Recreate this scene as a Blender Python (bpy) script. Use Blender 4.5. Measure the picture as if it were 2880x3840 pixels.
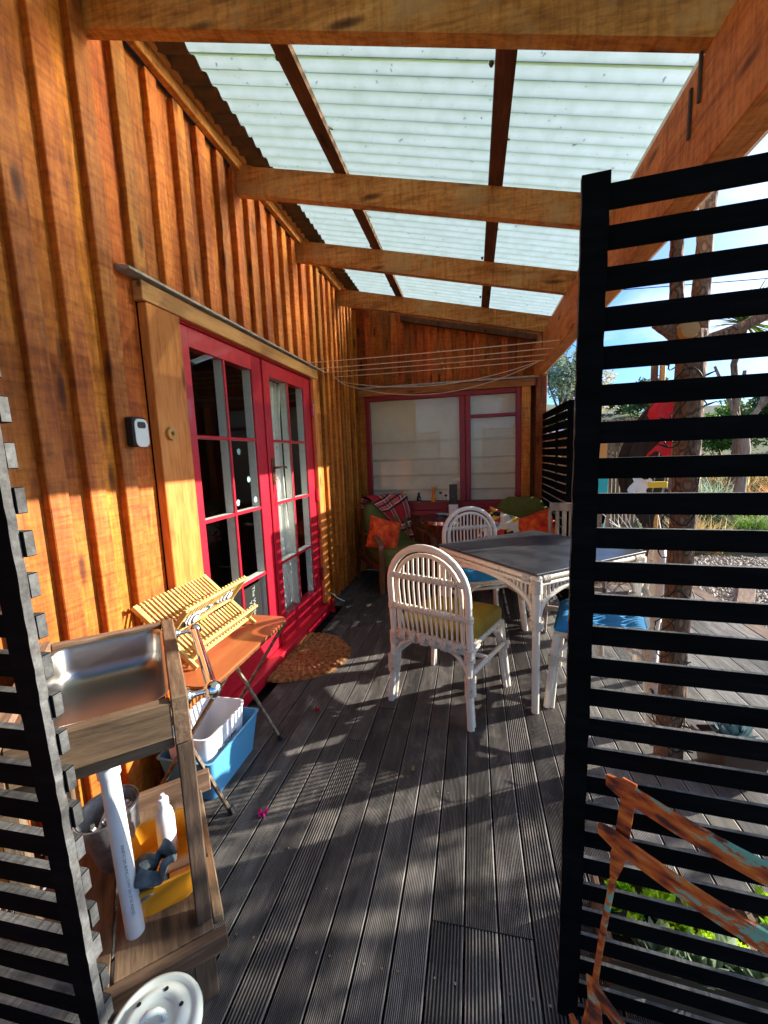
import bpy, math, random
from mathutils import Vector, Matrix, noise as mnoise
random.seed(7)
C = bpy.context.scene.collection
for o in list(bpy.data.objects): bpy.data.objects.remove(o)
SC = bpy.context.scene
R = math.radians
pi = math.pi

# ------------------------------------------------------------------ camera
cam = bpy.data.cameras.new('camera'); camo = bpy.data.objects.new('camera', cam); C.objects.link(camo)
cam.sensor_fit = 'VERTICAL'; cam.sensor_height = 24.0; cam.lens = 24.0*1574.8/3840
cam.clip_start = 0.02; cam.clip_end = 3000
yaw, pit, rol = R(12.148), R(7.692), R(-2.150)
fw = Vector((-math.sin(yaw)*math.cos(pit), math.cos(yaw)*math.cos(pit), -math.sin(pit)))
rt = Vector((math.cos(yaw), math.sin(yaw), 0)); up = rt.cross(fw)
r2 = rt*math.cos(rol)+up*math.sin(rol); u2 = -rt*math.sin(rol)+up*math.cos(rol)
camo.matrix_world = Matrix(((r2.x,u2.x,-fw.x,0),(r2.y,u2.y,-fw.y,0),(r2.z,u2.z,-fw.z,1.33),(0,0,0,1)))
SC.camera = camo
SC.render.resolution_x = 768; SC.render.resolution_y = 1024

# ------------------------------------------------------------------ world and sun
SUN_EL = 20.6; SUN_AZ = 63.4                      # azimuth from +Y towards +X
w = bpy.data.worlds.new('World'); SC.world = w; w.use_nodes = True
nt = w.node_tree; nt.nodes.clear()
wo = nt.nodes.new('ShaderNodeOutputWorld'); bg = nt.nodes.new('ShaderNodeBackground')
sky = nt.nodes.new('ShaderNodeTexSky'); sky.sky_type = 'NISHITA'; sky.sun_disc = False
sky.sun_elevation = R(SUN_EL); sky.sun_rotation = R(SUN_AZ); sky.air_density = 1.0; sky.dust_density = 0.25; sky.ozone_density = 4.0
tc = nt.nodes.new('ShaderNodeTexCoord'); mp = nt.nodes.new('ShaderNodeMapping')
mp.inputs['Scale'].default_value = (1, 1, 2.4)
nz = nt.nodes.new('ShaderNodeTexNoise'); nz.inputs['Scale'].default_value = 1.7; nz.inputs['Detail'].default_value = 8; nz.inputs['Roughness'].default_value = .55
cr = nt.nodes.new('ShaderNodeValToRGB'); cr.color_ramp.elements[0].position = .58; cr.color_ramp.elements[1].position = .80
mx = nt.nodes.new('ShaderNodeMixRGB'); mx.inputs['Color2'].default_value = (6.0, 6.3, 6.9, 1)
nt.links.new(tc.outputs['Generated'], mp.inputs['Vector']); nt.links.new(mp.outputs[0], nz.inputs['Vector'])
nt.links.new(nz.outputs['Fac'], cr.inputs['Fac']); nt.links.new(cr.outputs['Color'], mx.inputs['Fac'])
tn = nt.nodes.new('ShaderNodeVectorMath'); tn.operation = 'MULTIPLY'; tn.inputs[1].default_value = (.55, .78, 1.10); nt.links.new(sky.outputs['Color'], tn.inputs[0]); nt.links.new(tn.outputs[0], mx.inputs['Color1'])
dt = nt.nodes.new('ShaderNodeVectorMath'); dt.operation = 'DOT_PRODUCT'; nt.links.new(tc.outputs['Generated'], dt.inputs[0])
dt.inputs[1].default_value = (math.sin(R(SUN_AZ))*math.cos(R(SUN_EL)), math.cos(R(SUN_AZ))*math.cos(R(SUN_EL)), math.sin(R(SUN_EL)))
d0 = nt.nodes.new('ShaderNodeMath'); d0.operation = 'MAXIMUM'; d0.inputs[1].default_value = 0; nt.links.new(dt.outputs['Value'], d0.inputs[0])
dp = nt.nodes.new('ShaderNodeMath'); dp.operation = 'POWER'; dp.inputs[1].default_value = 12.0; nt.links.new(d0.outputs[0], dp.inputs[0])
dg_ = nt.nodes.new('ShaderNodeVectorMath'); dg_.operation = 'SCALE'; dg_.inputs[0].default_value = (22.0, 21.5, 20.5); nt.links.new(dp.outputs[0], dg_.inputs['Scale'])
ds_ = nt.nodes.new('ShaderNodeVectorMath'); ds_.operation = 'ADD'; nt.links.new(mx.outputs['Color'], ds_.inputs[0]); nt.links.new(dg_.outputs[0], ds_.inputs[1])
nt.links.new(ds_.outputs[0], bg.inputs['Color'])
bg.inputs['Strength'].default_value = 0.072
nt.links.new(bg.outputs[0], wo.inputs['Surface'])
sl = bpy.data.lights.new('sun', 'SUN'); sl.energy = 3.9; sl.angle = R(0.5); sl.color = (1.0, 0.95, 0.86)
so = bpy.data.objects.new('sun', sl); C.objects.link(so)
sd = Vector((math.sin(R(SUN_AZ))*math.cos(R(SUN_EL)), math.cos(R(SUN_AZ))*math.cos(R(SUN_EL)), math.sin(R(SUN_EL))))
so.rotation_euler = (-sd).to_track_quat('-Z', 'Y').to_euler(); so.location = (6, 4, 6)
SC.view_settings.view_transform = 'Standard'; SC.view_settings.look = 'None'
SC.view_settings.exposure = 1.75; SC.view_settings.gamma = 1.0; SC.view_settings.use_curve_mapping = False

# ------------------------------------------------------------------ materials
def newmat(name):
    m = bpy.data.materials.new(name); m.use_nodes = True
    t = m.node_tree; b = t.nodes['Principled BSDF']; return m, t, b
def N(t, typ, **kw):
    n = t.nodes.new(typ)
    for k, v in kw.items():
        if k in n.inputs: n.inputs[k].default_value = v
        else: setattr(n, k, v)
    return n
def ramp(t, cols):
    n = t.nodes.new('ShaderNodeValToRGB'); e = n.color_ramp.elements
    while len(e) < len(cols): e.new(.5)
    for i, (p, c) in enumerate(cols): e[i].position = p; e[i].color = (c[0], c[1], c[2], 1)
    return n
def coords(t, scale, rnd=7.0):
    tcn = t.nodes.new('ShaderNodeTexCoord'); oi = t.nodes.new('ShaderNodeObjectInfo')
    ml = N(t, 'ShaderNodeMath', operation='MULTIPLY'); ml.inputs[1].default_value = rnd
    ad = N(t, 'ShaderNodeVectorMath', operation='ADD'); mpn = t.nodes.new('ShaderNodeMapping')
    t.links.new(oi.outputs['Random'], ml.inputs[0]); t.links.new(tcn.outputs['Object'], ad.inputs[0]); t.links.new(ml.outputs[0], ad.inputs[1])
    t.links.new(ad.outputs[0], mpn.inputs['Vector']); mpn.inputs['Scale'].default_value = scale
    return mpn, oi, ad
def bump(t, b, src, strength, dist=.002):
    bp = N(t, 'ShaderNodeBump'); bp.inputs['Strength'].default_value = strength; bp.inputs['Distance'].default_value = dist
    t.links.new(src, bp.inputs['Height']); t.links.new(bp.outputs[0], b.inputs['Normal']); return bp
def wood(name, dark, mid, light, axis='Z', rough=.6, knots=True, saw=False, var=.35, bstr=.5, stain=None, spec=.3):
    m, t, b = newmat(name)
    fine = {'X': (8, 70, 70), 'Y': (70, 8, 70), 'Z': (70, 70, 8)}[axis]
    broad = {'X': (2.6, 13, 13), 'Y': (13, 2.6, 13), 'Z': (13, 13, 2.6)}[axis]
    mp1, oi, ad = coords(t, fine); n1 = N(t, 'ShaderNodeTexNoise', Scale=1.0, Detail=5.0, Roughness=.65); t.links.new(mp1.outputs[0], n1.inputs['Vector'])
    mp2 = t.nodes.new('ShaderNodeMapping'); mp2.inputs['Scale'].default_value = broad; t.links.new(ad.outputs[0], mp2.inputs['Vector'])
    n2 = N(t, 'ShaderNodeTexNoise', Scale=1.0, Detail=4.0, Roughness=.6, Distortion=.6); t.links.new(mp2.outputs[0], n2.inputs['Vector'])
    mixf = N(t, 'ShaderNodeMath', operation='MULTIPLY_ADD'); mixf.inputs[1].default_value = .45
    t.links.new(n1.outputs['Fac'], mixf.inputs[0])
    half = N(t, 'ShaderNodeMath', operation='MULTIPLY'); half.inputs[1].default_value = .55; t.links.new(n2.outputs['Fac'], half.inputs[0]); t.links.new(half.outputs[0], mixf.inputs[2])
    rp = ramp(t, [(.33, dark), (.5, mid), (.68, light)]); t.links.new(mixf.outputs[0], rp.inputs['Fac'])
    col = rp.outputs['Color']; height = mixf.outputs[0]
    if knots:
        ks = {'X': (3.2, 13, 13), 'Y': (13, 3.2, 13), 'Z': (13, 13, 3.2)}[axis]
        mp3 = t.nodes.new('ShaderNodeMapping'); mp3.inputs['Scale'].default_value = ks; t.links.new(ad.outputs[0], mp3.inputs['Vector'])
        vo = N(t, 'ShaderNodeTexVoronoi', Scale=.8); t.links.new(mp3.outputs[0], vo.inputs['Vector'])
        kr = ramp(t, [(0, (0, 0, 0)), (.10, (.25, .25, .25)), (.19, (1, 1, 1))]); t.links.new(vo.outputs['Distance'], kr.inputs['Fac'])
        mk = N(t, 'ShaderNodeMixRGB', blend_type='MIX'); mk.inputs['Color1'].default_value = (dark[0]*.35, dark[1]*.3, dark[2]*.3, 1)
        t.links.new(kr.outputs['Color'], mk.inputs['Fac']); t.links.new(col, mk.inputs['Color2']); col = mk.outputs['Color']
    if saw:
        nM = N(t, 'ShaderNodeTexNoise', Scale=42.0, Detail=6.0, Roughness=.7); t.links.new(ad.outputs[0], nM.inputs['Vector'])
        svc = {'X': (85, 7, 7), 'Y': (7, 85, 7), 'Z': (6, 6, 85)}[axis]
        mpc = t.nodes.new('ShaderNodeMapping'); mpc.inputs['Scale'].default_value = svc; mpc.inputs['Rotation'].default_value = (.22, .18, .1); t.links.new(ad.outputs[0], mpc.inputs['Vector'])
        nC = N(t, 'ShaderNodeTexNoise', Scale=.7, Detail=3.0, Roughness=.6); t.links.new(mpc.outputs[0], nC.inputs['Vector'])
        sM = N(t, 'ShaderNodeMath', operation='ADD'); t.links.new(nM.outputs['Fac'], sM.inputs[0]); t.links.new(nC.outputs['Fac'], sM.inputs[1])
        rM = ramp(t, [(.40, (.42, .34, .28)), (.50, (.86, .83, .8)), (.62, (1.12, 1.14, 1.2))]); hM = N(t, 'ShaderNodeMath', operation='MULTIPLY'); hM.inputs[1].default_value = .5; t.links.new(sM.outputs[0], hM.inputs[0]); t.links.new(hM.outputs[0], rM.inputs['Fac'])
        mM = N(t, 'ShaderNodeMixRGB', blend_type='MULTIPLY'); mM.inputs['Fac'].default_value = .55; t.links.new(col, mM.inputs['Color1']); t.links.new(rM.outputs['Color'], mM.inputs['Color2']); col = mM.outputs['Color']
    hs = N(t, 'ShaderNodeHueSaturation'); mr = N(t, 'ShaderNodeMapRange'); mr.inputs['To Min'].default_value = 1-var; mr.inputs['To Max'].default_value = 1+var
    t.links.new(oi.outputs['Random'], mr.inputs['Value']); t.links.new(mr.outputs[0], hs.inputs['Value']); t.links.new(col, hs.inputs['Color'])
    mr2 = N(t, 'ShaderNodeMapRange'); mr2.inputs['To Min'].default_value = .486; mr2.inputs['To Max'].default_value = .503
    fr = N(t, 'ShaderNodeMath', operation='FRACT'); f7 = N(t, 'ShaderNodeMath', operation='MULTIPLY'); f7.inputs[1].default_value = 17.3
    t.links.new(oi.outputs['Random'], f7.inputs[0]); t.links.new(f7.outputs[0], fr.inputs[0]); t.links.new(fr.outputs[0], mr2.inputs['Value']); t.links.new(mr2.outputs[0], hs.inputs['Hue'])
    col = hs.outputs['Color']
    if stain:
        nS = N(t, 'ShaderNodeTexNoise', Scale=stain[0], Detail=6.0, Roughness=.6); t.links.new(ad.outputs[0], nS.inputs['Vector'])
        rs = ramp(t, [(stain[1], (0, 0, 0)), (stain[2], (1, 1, 1))]); t.links.new(nS.outputs['Fac'], rs.inputs['Fac'])
        ms = N(t, 'ShaderNodeMixRGB'); ms.inputs['Color2'].default_value = (*stain[3], 1)
        sc = N(t, 'ShaderNodeMath', operation='MULTIPLY'); sc.inputs[1].default_value = stain[4]
        t.links.new(rs.outputs['Color'], sc.inputs[0]); t.links.new(sc.outputs[0], ms.inputs['Fac']); t.links.new(col, ms.inputs['Color1']); col = ms.outputs['Color']
    t.links.new(col, b.inputs['Base Color'])
    b.inputs['Roughness'].default_value = rough; b.inputs['Specular IOR Level'].default_value = spec
    if saw:
        sv = {'X': (60, 9, 9), 'Y': (9, 60, 9), 'Z': (5, 5, 60)}[axis]
        mp4 = t.nodes.new('ShaderNodeMapping'); mp4.inputs['Scale'].default_value = sv; mp4.inputs['Rotation'].default_value = (.25, .2, .1); t.links.new(ad.outputs[0], mp4.inputs['Vector'])
        n4 = N(t, 'ShaderNodeTexNoise', Scale=1.0, Detail=2.0); t.links.new(mp4.outputs[0], n4.inputs['Vector'])
        a2 = N(t, 'ShaderNodeMath', operation='MULTIPLY_ADD'); a2.inputs[1].default_value = .9; t.links.new(n4.outputs['Fac'], a2.inputs[0]); t.links.new(height, a2.inputs[2]); height = a2.outputs[0]
    bump(t, b, height, bstr, .004)
    return m
def plain(name, col, rough=.5, metal=0, spec=.5, noise=None, bmp=0, bscale=80, coat=0, sheen=0):
    m, t, b = newmat(name)
    b.inputs['Base Color'].default_value = (*col, 1); b.inputs['Roughness'].default_value = rough; b.inputs['Metallic'].default_value = metal
    b.inputs['Specular IOR Level'].default_value = spec; b.inputs['Coat Weight'].default_value = coat; b.inputs['Sheen Weight'].default_value = sheen
    if noise:
        mpn, oi, ad = coords(t, (1, 1, 1)); n = N(t, 'ShaderNodeTexNoise', Scale=noise[0], Detail=6.0, Roughness=.62); t.links.new(mpn.outputs[0], n.inputs['Vector'])
        rp = ramp(t, [(noise[1], noise[3]), (noise[2], col)]); t.links.new(n.outputs['Fac'], rp.inputs['Fac']); t.links.new(rp.outputs['Color'], b.inputs['Base Color'])
    if bmp:
        mpn, oi, ad = coords(t, (1, 1, 1)); n = N(t, 'ShaderNodeTexNoise', Scale=bscale, Detail=4.0); t.links.new(mpn.outputs[0], n.inputs['Vector'])
        bump(t, b, n.outputs['Fac'], bmp, .003)
    return m
M = {}
WD, WM, WL = (.22, .052, .005), (.47, .140, .010), (.68, .265, .026)
M['wallwood'] = wood('stained_wall_timber', WD, WM, WL, 'Z', .62, saw=True, var=.30, bstr=.7)
M['batwood'] = wood('stained_batten_timber', (.24, .060, .007), (.49, .155, .014), (.68, .28, .036), 'Z', .55, saw=True, var=.32, bstr=.7)
M['trimwood'] = wood('pale_casing_timber', (.38, .10, .018), (.70, .23, .045), (.78, .33, .08), 'Z', .5, var=.12, bstr=.4)
M['endwood'] = wood('dark_red_brown_board', (.14, .030, .006), (.38, .105, .014), (.56, .19, .03), 'Z', .6, saw=True, var=.4, bstr=.7)
M['trimwoodY'] = wood('pale_head_casing_timber', (.34, .13, .035), (.58, .27, .085), (.68, .36, .13), 'Y', .5, var=.12, bstr=.4)
M['trimwoodX'] = wood('pale_window_head_timber', (.22, .08, .02), (.38, .16, .045), (.46, .22, .07), 'X', .5, var=.12, bstr=.4)
M['rafterwood'] = wood('rough_rafter_timber', (.25, .10, .02), (.58, .29, .065), (.74, .45, .14), 'X', .7, saw=True, var=.12, bstr=.9, stain=(5, .52, .66, (.55, .38, .18), .6))
M['beamwood'] = wood('rough_beam_timber', (.33, .11, .018), (.66, .28, .05), (.78, .40, .10), 'Y', .7, saw=True, var=.1, bstr=.9)
M['purlin'] = wood('dark_purlin_timber', (.05, .022, .01), (.11, .045, .018), (.22, .10, .035), 'Y', .7, var=.1)
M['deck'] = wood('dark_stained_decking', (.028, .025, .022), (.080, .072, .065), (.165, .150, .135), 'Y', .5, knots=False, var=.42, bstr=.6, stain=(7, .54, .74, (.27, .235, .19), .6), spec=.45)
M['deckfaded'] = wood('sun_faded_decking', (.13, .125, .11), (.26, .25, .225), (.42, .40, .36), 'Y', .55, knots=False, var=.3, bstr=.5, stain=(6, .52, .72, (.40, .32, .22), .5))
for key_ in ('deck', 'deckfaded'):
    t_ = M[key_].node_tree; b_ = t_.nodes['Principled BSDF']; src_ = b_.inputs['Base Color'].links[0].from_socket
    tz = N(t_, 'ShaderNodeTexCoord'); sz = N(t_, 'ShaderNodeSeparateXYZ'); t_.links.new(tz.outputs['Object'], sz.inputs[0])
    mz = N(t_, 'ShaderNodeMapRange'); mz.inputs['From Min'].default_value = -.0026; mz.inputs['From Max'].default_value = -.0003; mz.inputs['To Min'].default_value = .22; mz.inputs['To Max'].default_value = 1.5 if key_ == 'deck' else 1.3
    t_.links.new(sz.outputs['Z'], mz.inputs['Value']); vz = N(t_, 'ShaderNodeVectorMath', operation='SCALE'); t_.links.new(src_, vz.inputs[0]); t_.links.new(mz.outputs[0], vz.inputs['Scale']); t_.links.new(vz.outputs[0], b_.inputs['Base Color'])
M['blackwood'] = wood('black_stained_timber', (.002, .002, .002), (.0035, .0035, .0035), (.007, .007, .007), 'X', .85, knots=False, var=.2, bstr=.8, spec=.04)
M['litedge'] = wood('sky_lit_sawn_edge', (.03, .03, .03), (.085, .085, .08), (.17, .17, .155), 'X', .8, knots=False, var=.35, bstr=1.0, saw=True)  # rough sawn black timber, greyed to stand for light catching its edges
M['greywood'] = wood('weathered_grey_timber', (.055, .034, .018), (.16, .10, .055), (.30, .21, .12), 'Y', .8, var=.25, bstr=.9)
M['greywoodX'] = wood('weathered_grey_board', (.055, .034, .018), (.16, .10, .055), (.30, .21, .12), 'X', .8, var=.2, bstr=.9)
M['greywoodZ'] = wood('weathered_grey_post', (.04, .026, .015), (.12, .08, .045), (.22, .15, .09), 'Z', .8, var=.2, bstr=.9)
M['teak'] = wood('silvered_chair_timber', (.10, .075, .055), (.28, .22, .16), (.45, .38, .28), 'Z', .8, var=.2)
M['armwood'] = wood('dark_bent_armrest_timber', (.06, .022, .009), (.15, .06, .022), (.24, .10, .04), 'Z', .4, knots=False, var=.1)
M['bamboo'] = wood('bamboo_slat', (.42, .29, .08), (.60, .45, .15), (.70, .56, .24), 'X', .45, knots=False, var=.1, bstr=.15)
M['tabletop'] = wood('orange_laminate_top', (.36, .11, .03), (.42, .14, .04), (.47, .17, .05), 'Y', .3, knots=False, var=.02, bstr=.05)
M['dowel'] = wood('wooden_handle', (.25, .11, .04), (.40, .20, .08), (.5, .28, .12), 'X', .6, knots=False, var=.05)
M['ringwood'] = plain('turned_ring_wood', (.52, .25, .05), .4)
M['red'] = plain('red_gloss_paint', (.55, .010, .030), .36, noise=(14, .3, .6, (.43, .007, .020)), bmp=.12, bscale=60, coat=.2)
M['winred'] = plain('dark_red_window_paint', (.27, .006, .012), .4, bmp=.1, bscale=60)
M['whitepaint'] = plain('inner_white_paint', (.86, .84, .78), .5, noise=(25, .3, .42, (.62, .60, .52)))
M['rattan'] = plain('white_painted_rattan', (.80, .70, .56), .45, noise=(38, .27, .37, (.42, .28, .15)), bmp=.35, bscale=90)
M['binding'] = plain('white_cane_binding', (.74, .64, .50), .5, noise=(60, .33, .43, (.30, .20, .11)), bmp=.5, bscale=220)
M['slate'] = plain('black_painted_tabletop', (.022, .024, .028), .30, noise=(7, .35, .62, (.055, .056, .058)), bmp=.10, bscale=25, spec=.5)
M['mustard'] = plain('mustard_velvet', (.30, .19, .004), .85, noise=(14, .3, .7, (.20, .125, .004)), bmp=.4, bscale=30)
M['bluecush'] = plain('teal_blue_cotton', (.02, .26, .52), .85, noise=(16, .3, .7, (.012, .18, .40)), bmp=.4, bscale=120)
M['greenfab'] = plain('olive_bouclé_fabric'.replace('é', 'e'), (.15, .16, .030), .95, noise=(120, .35, .6, (.07, .08, .014)), bmp=1.0, bscale=160)
M['steel'] = plain('brushed_steel', (.42, .40, .37), .33, metal=1, noise=(3, .2, .8, (.34, .325, .30)), bmp=.04, bscale=300)
M['chrome'] = plain('polished_chrome', (.85, .85, .86), .06, metal=1)
M['galv'] = plain('galvanised_steel', (.42, .44, .45), .42, metal=.75, noise=(45, .35, .62, (.25, .27, .28)), bmp=.15, bscale=40)
M['greymetal'] = plain('rusty_tube_steel', (.12, .09, .065), .5, metal=.5, noise=(60, .4, .6, (.30, .22, .14)))
M['lead'] = plain('grey_flashing', (.50, .48, .45), .5, metal=.3, noise=(20, .3, .6, (.22, .22, .21)))
M['pvc'] = plain('white_pvc', (.72, .74, .74), .35)
M['plastwhite'] = plain('white_polypropylene', (.78, .78, .80), .4)
M['plastblue'] = plain('sky_blue_plastic', (.10, .36, .62), .38)
M['plastorange'] = plain('orange_plastic_tub', (.72, .30, .015), .42)
M['enamel'] = plain('cream_enamel', (.66, .70, .62), .22, coat=.4, noise=(60, .2, .27, (.1, .06, .03)))
M['black'] = plain('matt_black', (.010, .010, .011), .5)
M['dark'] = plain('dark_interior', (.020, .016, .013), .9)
M['fabricgrey'] = plain('dark_grey_rubber_glove', (.055, .07, .08), .8, noise=(30, .4, .7, (.14, .17, .18)), bmp=.3)
M['cord'] = plain('pale_cord', (.70, .58, .48), .7)
M['wire'] = plain('dark_green_wire', (.012, .014, .012), .6)
M['white'] = plain('matt_white', (.75, .74, .70), .6)
M['cardtext'] = plain('dark_grey_print', (.03, .03, .035), .7)
M['palegrey'] = plain('light_grey_cover', (.66, .67, .65), .45, metal=.2)
M['brass'] = plain('aged_brass', (.16, .10, .05), .35, metal=.9)
M['pink'] = plain('pink_petal', (.75, .01, .20), .7)
M['yellowp'] = plain('yellow_paint', (.75, .48, .02), .5)
M['amber'] = plain('amber_glass', (.75, .22, .01), .15)
M['tealp'] = plain('turquoise_paint', (.02, .42, .45), .6)
M['terracotta'] = plain('glazed_red_pot', (.30, .02, .015), .25)
M['brownpot'] = plain('dark_brown_pot', (.06, .03, .018), .6, bmp=.3)
M['soil'] = plain('potting_soil', (.035, .022, .014), 1, bmp=1.0, bscale=60)
M['umb'] = plain('dark_brown_canvas', (.022, .013, .009), .95, bmp=.3)
M['redcloth'] = plain('red_cotton', (.55, .008, .010), .9)
M['coir'] = plain('coir_fibre', (.34, .14, .036), .95, noise=(38, .38, .62, (.10, .036, .010)), bmp=1.0, bscale=220)
M['iron'] = plain('old_roofing_iron', (.05, .042, .035), .8, noise=(16, .35, .65, (.10, .06, .035)))
M['purlinend'] = M['purlin']
# bark
m, t, b = newmat('flaking_bark'); mpn, oi, ad = coords(t, (22, 22, 11)); v = N(t, 'ShaderNodeTexVoronoi', Scale=1.8); n = N(t, 'ShaderNodeTexNoise', Scale=1.5, Detail=6.0)
t.links.new(mpn.outputs[0], v.inputs['Vector']); t.links.new(mpn.outputs[0], n.inputs['Vector'])
a = N(t, 'ShaderNodeMath', operation='MULTIPLY'); t.links.new(v.outputs['Distance'], a.inputs[0]); t.links.new(n.outputs['Fac'], a.inputs[1])
rp = ramp(t, [(.06, (.34, .22, .12)), (.16, (.14, .062, .03)), (.26, (.24, .13, .065)), (.36, (.05, .022, .012)), (.5, (.30, .19, .10))]); t.links.new(a.outputs[0], rp.inputs['Fac']); t.links.new(rp.outputs['Color'], b.inputs['Base Color'])
b.inputs['Roughness'].default_value = .9; bump(t, b, a.outputs[0], 1.0, .02); M['bark'] = m
# rust with remnants of mint paint
m, t, b = newmat('rust_and_mint_paint'); mpn, oi, ad = coords(t, (1, 1, 1)); n = N(t, 'ShaderNodeTexNoise', Scale=13.0, Detail=12.0, Roughness=.74); mpn.inputs['Scale'].default_value = (.8, 1, 2.2); t.links.new(mpn.outputs[0], n.inputs['Vector'])
n2 = N(t, 'ShaderNodeTexNoise', Scale=26.0, Detail=6.0); t.links.new(mpn.outputs[0], n2.inputs['Vector'])
rr = ramp(t, [(.22, (.020, .008, .004)), (.36, (.085, .022, .008)), (.47, (.42, .080, .009)), (.62, (.60, .18, .016))]); t.links.new(n2.outputs['Fac'], rr.inputs['Fac'])
pk = ramp(t, [(.60, (0, 0, 0)), (.612, (1, 1, 1))]); tcx = N(t, 'ShaderNodeTexCoord'); sxx = N(t, 'ShaderNodeSeparateXYZ'); t.links.new(tcx.outputs['Object'], sxx.inputs[0]); axx = N(t, 'ShaderNodeMath', operation='MULTIPLY_ADD'); axx.inputs[1].default_value = .5; t.links.new(sxx.outputs['X'], axx.inputs[0]); t.links.new(n.outputs['Fac'], axx.inputs[2]); t.links.new(axx.outputs[0], pk.inputs['Fac'])
mm = N(t, 'ShaderNodeMixRGB'); t.links.new(pk.outputs['Color'], mm.inputs['Fac']); t.links.new(rr.outputs['Color'], mm.inputs['Color1']); mm.inputs['Color2'].default_value = (.16, .40, .27, 1)
t.links.new(mm.outputs['Color'], b.inputs['Base Color']); b.inputs['Roughness'].default_value = .8; bump(t, b, n.outputs['Fac'], .6, .003); M['rust'] = m
# translucent roofing, lets part of the sun through
m, t, b = newmat('translucent_roofing'); mpn, oi, ad = coords(t, (1, 1, 1)); n = N(t, 'ShaderNodeTexNoise', Scale=14.0, Detail=7.0, Roughness=.6); t.links.new(mpn.outputs[0], n.inputs['Vector'])
rp = ramp(t, [(.25, (.38, .44, .28)), (.6, (.50, .56, .44))]); t.links.new(n.outputs['Fac'], rp.inputs['Fac'])
n3 = N(t, 'ShaderNodeTexNoise', Scale=45.0, Detail=3.0); t.links.new(mpn.outputs[0], n3.inputs['Vector'])
sp = ramp(t, [(.285, (.16, .13, .08)), (.31, (1, 1, 1))]); t.links.new(n3.outputs['Fac'], sp.inputs['Fac'])
ml = N(t, 'ShaderNodeMixRGB', blend_type='MULTIPLY'); ml.inputs['Fac'].default_value = 1; t.links.new(rp.outputs['Color'], ml.inputs['Color1']); t.links.new(sp.outputs['Color'], ml.inputs['Color2'])
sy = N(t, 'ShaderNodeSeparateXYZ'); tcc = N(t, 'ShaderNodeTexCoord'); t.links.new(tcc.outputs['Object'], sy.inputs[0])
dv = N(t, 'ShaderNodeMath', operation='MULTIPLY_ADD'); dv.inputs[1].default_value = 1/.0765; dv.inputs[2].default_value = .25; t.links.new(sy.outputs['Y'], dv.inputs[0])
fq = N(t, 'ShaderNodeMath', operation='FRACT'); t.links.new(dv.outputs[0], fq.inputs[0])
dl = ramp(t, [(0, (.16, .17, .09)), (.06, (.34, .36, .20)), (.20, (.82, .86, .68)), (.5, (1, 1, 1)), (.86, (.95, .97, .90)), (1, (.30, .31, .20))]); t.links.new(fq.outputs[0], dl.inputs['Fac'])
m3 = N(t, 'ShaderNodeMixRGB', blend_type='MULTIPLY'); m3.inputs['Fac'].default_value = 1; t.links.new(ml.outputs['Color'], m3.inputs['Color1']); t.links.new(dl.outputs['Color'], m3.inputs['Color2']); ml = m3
tr = N(t, 'ShaderNodeBsdfTranslucent'); t.links.new(ml.outputs['Color'], tr.inputs['Color'])
tp = N(t, 'ShaderNodeBsdfTransparent'); t.links.new(ml.outputs['Color'], tp.inputs['Color'])
gl = N(t, 'ShaderNodeBsdfDiffuse'); t.links.new(ml.outputs['Color'], gl.inputs['Color'])
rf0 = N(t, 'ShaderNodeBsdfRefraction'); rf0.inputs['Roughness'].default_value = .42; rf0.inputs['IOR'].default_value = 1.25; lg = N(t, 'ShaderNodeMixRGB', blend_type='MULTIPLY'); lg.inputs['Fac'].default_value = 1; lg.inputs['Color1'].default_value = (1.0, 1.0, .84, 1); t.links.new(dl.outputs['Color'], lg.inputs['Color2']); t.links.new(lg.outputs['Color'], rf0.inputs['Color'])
mr0 = N(t, 'ShaderNodeMixShader'); mr0.inputs[0].default_value = .52; t.links.new(tr.outputs[0], mr0.inputs[1]); t.links.new(rf0.outputs[0], mr0.inputs[2])
m1 = N(t, 'ShaderNodeMixShader'); m1.inputs[0].default_value = .16; t.links.new(mr0.outputs[0], m1.inputs[1]); t.links.new(tp.outputs[0], m1.inputs[2])
m2 = N(t, 'ShaderNodeMixShader'); m2.inputs[0].default_value = .15; t.links.new(m1.outputs[0], m2.inputs[1]); t.links.new(gl.outputs[0], m2.inputs[2])
t.links.new(m2.outputs[0], t.nodes['Material Output'].inputs['Surface']); M['sheet'] = m
# window glass
def glass(name, fac=1.0):
    m, t, b = newmat(name); tp = N(t, 'ShaderNodeBsdfTransparent'); tp.inputs['Color'].default_value = (.93, .95, .94, 1)
    g = N(t, 'ShaderNodeBsdfGlossy'); g.inputs['Roughness'].default_value = .02
    fr = N(t, 'ShaderNodeFresnel'); fr.inputs['IOR'].default_value = 1.5
    mu = N(t, 'ShaderNodeMath', operation='MULTIPLY'); mu.inputs[1].default_value = fac; t.links.new(fr.outputs[0], mu.inputs[0]); gm = t.nodes.new('ShaderNodeNewGeometry'); iv = N(t, 'ShaderNodeMath', operation='SUBTRACT'); iv.inputs[0].default_value = 1; t.links.new(gm.outputs['Backfacing'], iv.inputs[1]); m0 = N(t, 'ShaderNodeMath', operation='MULTIPLY'); t.links.new(mu.outputs[0], m0.inputs[0]); t.links.new(iv.outputs[0], m0.inputs[1]); mu = m0
    ms = N(t, 'ShaderNodeMixShader'); t.links.new(mu.outputs[0], ms.inputs[0]); t.links.new(tp.outputs[0], ms.inputs[1]); t.links.new(g.outputs[0], ms.inputs[2])
    t.links.new(ms.outputs[0], t.nodes['Material Output'].inputs['Surface']); return m
M['glass'] = glass('window_glass', 1.1)
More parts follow.
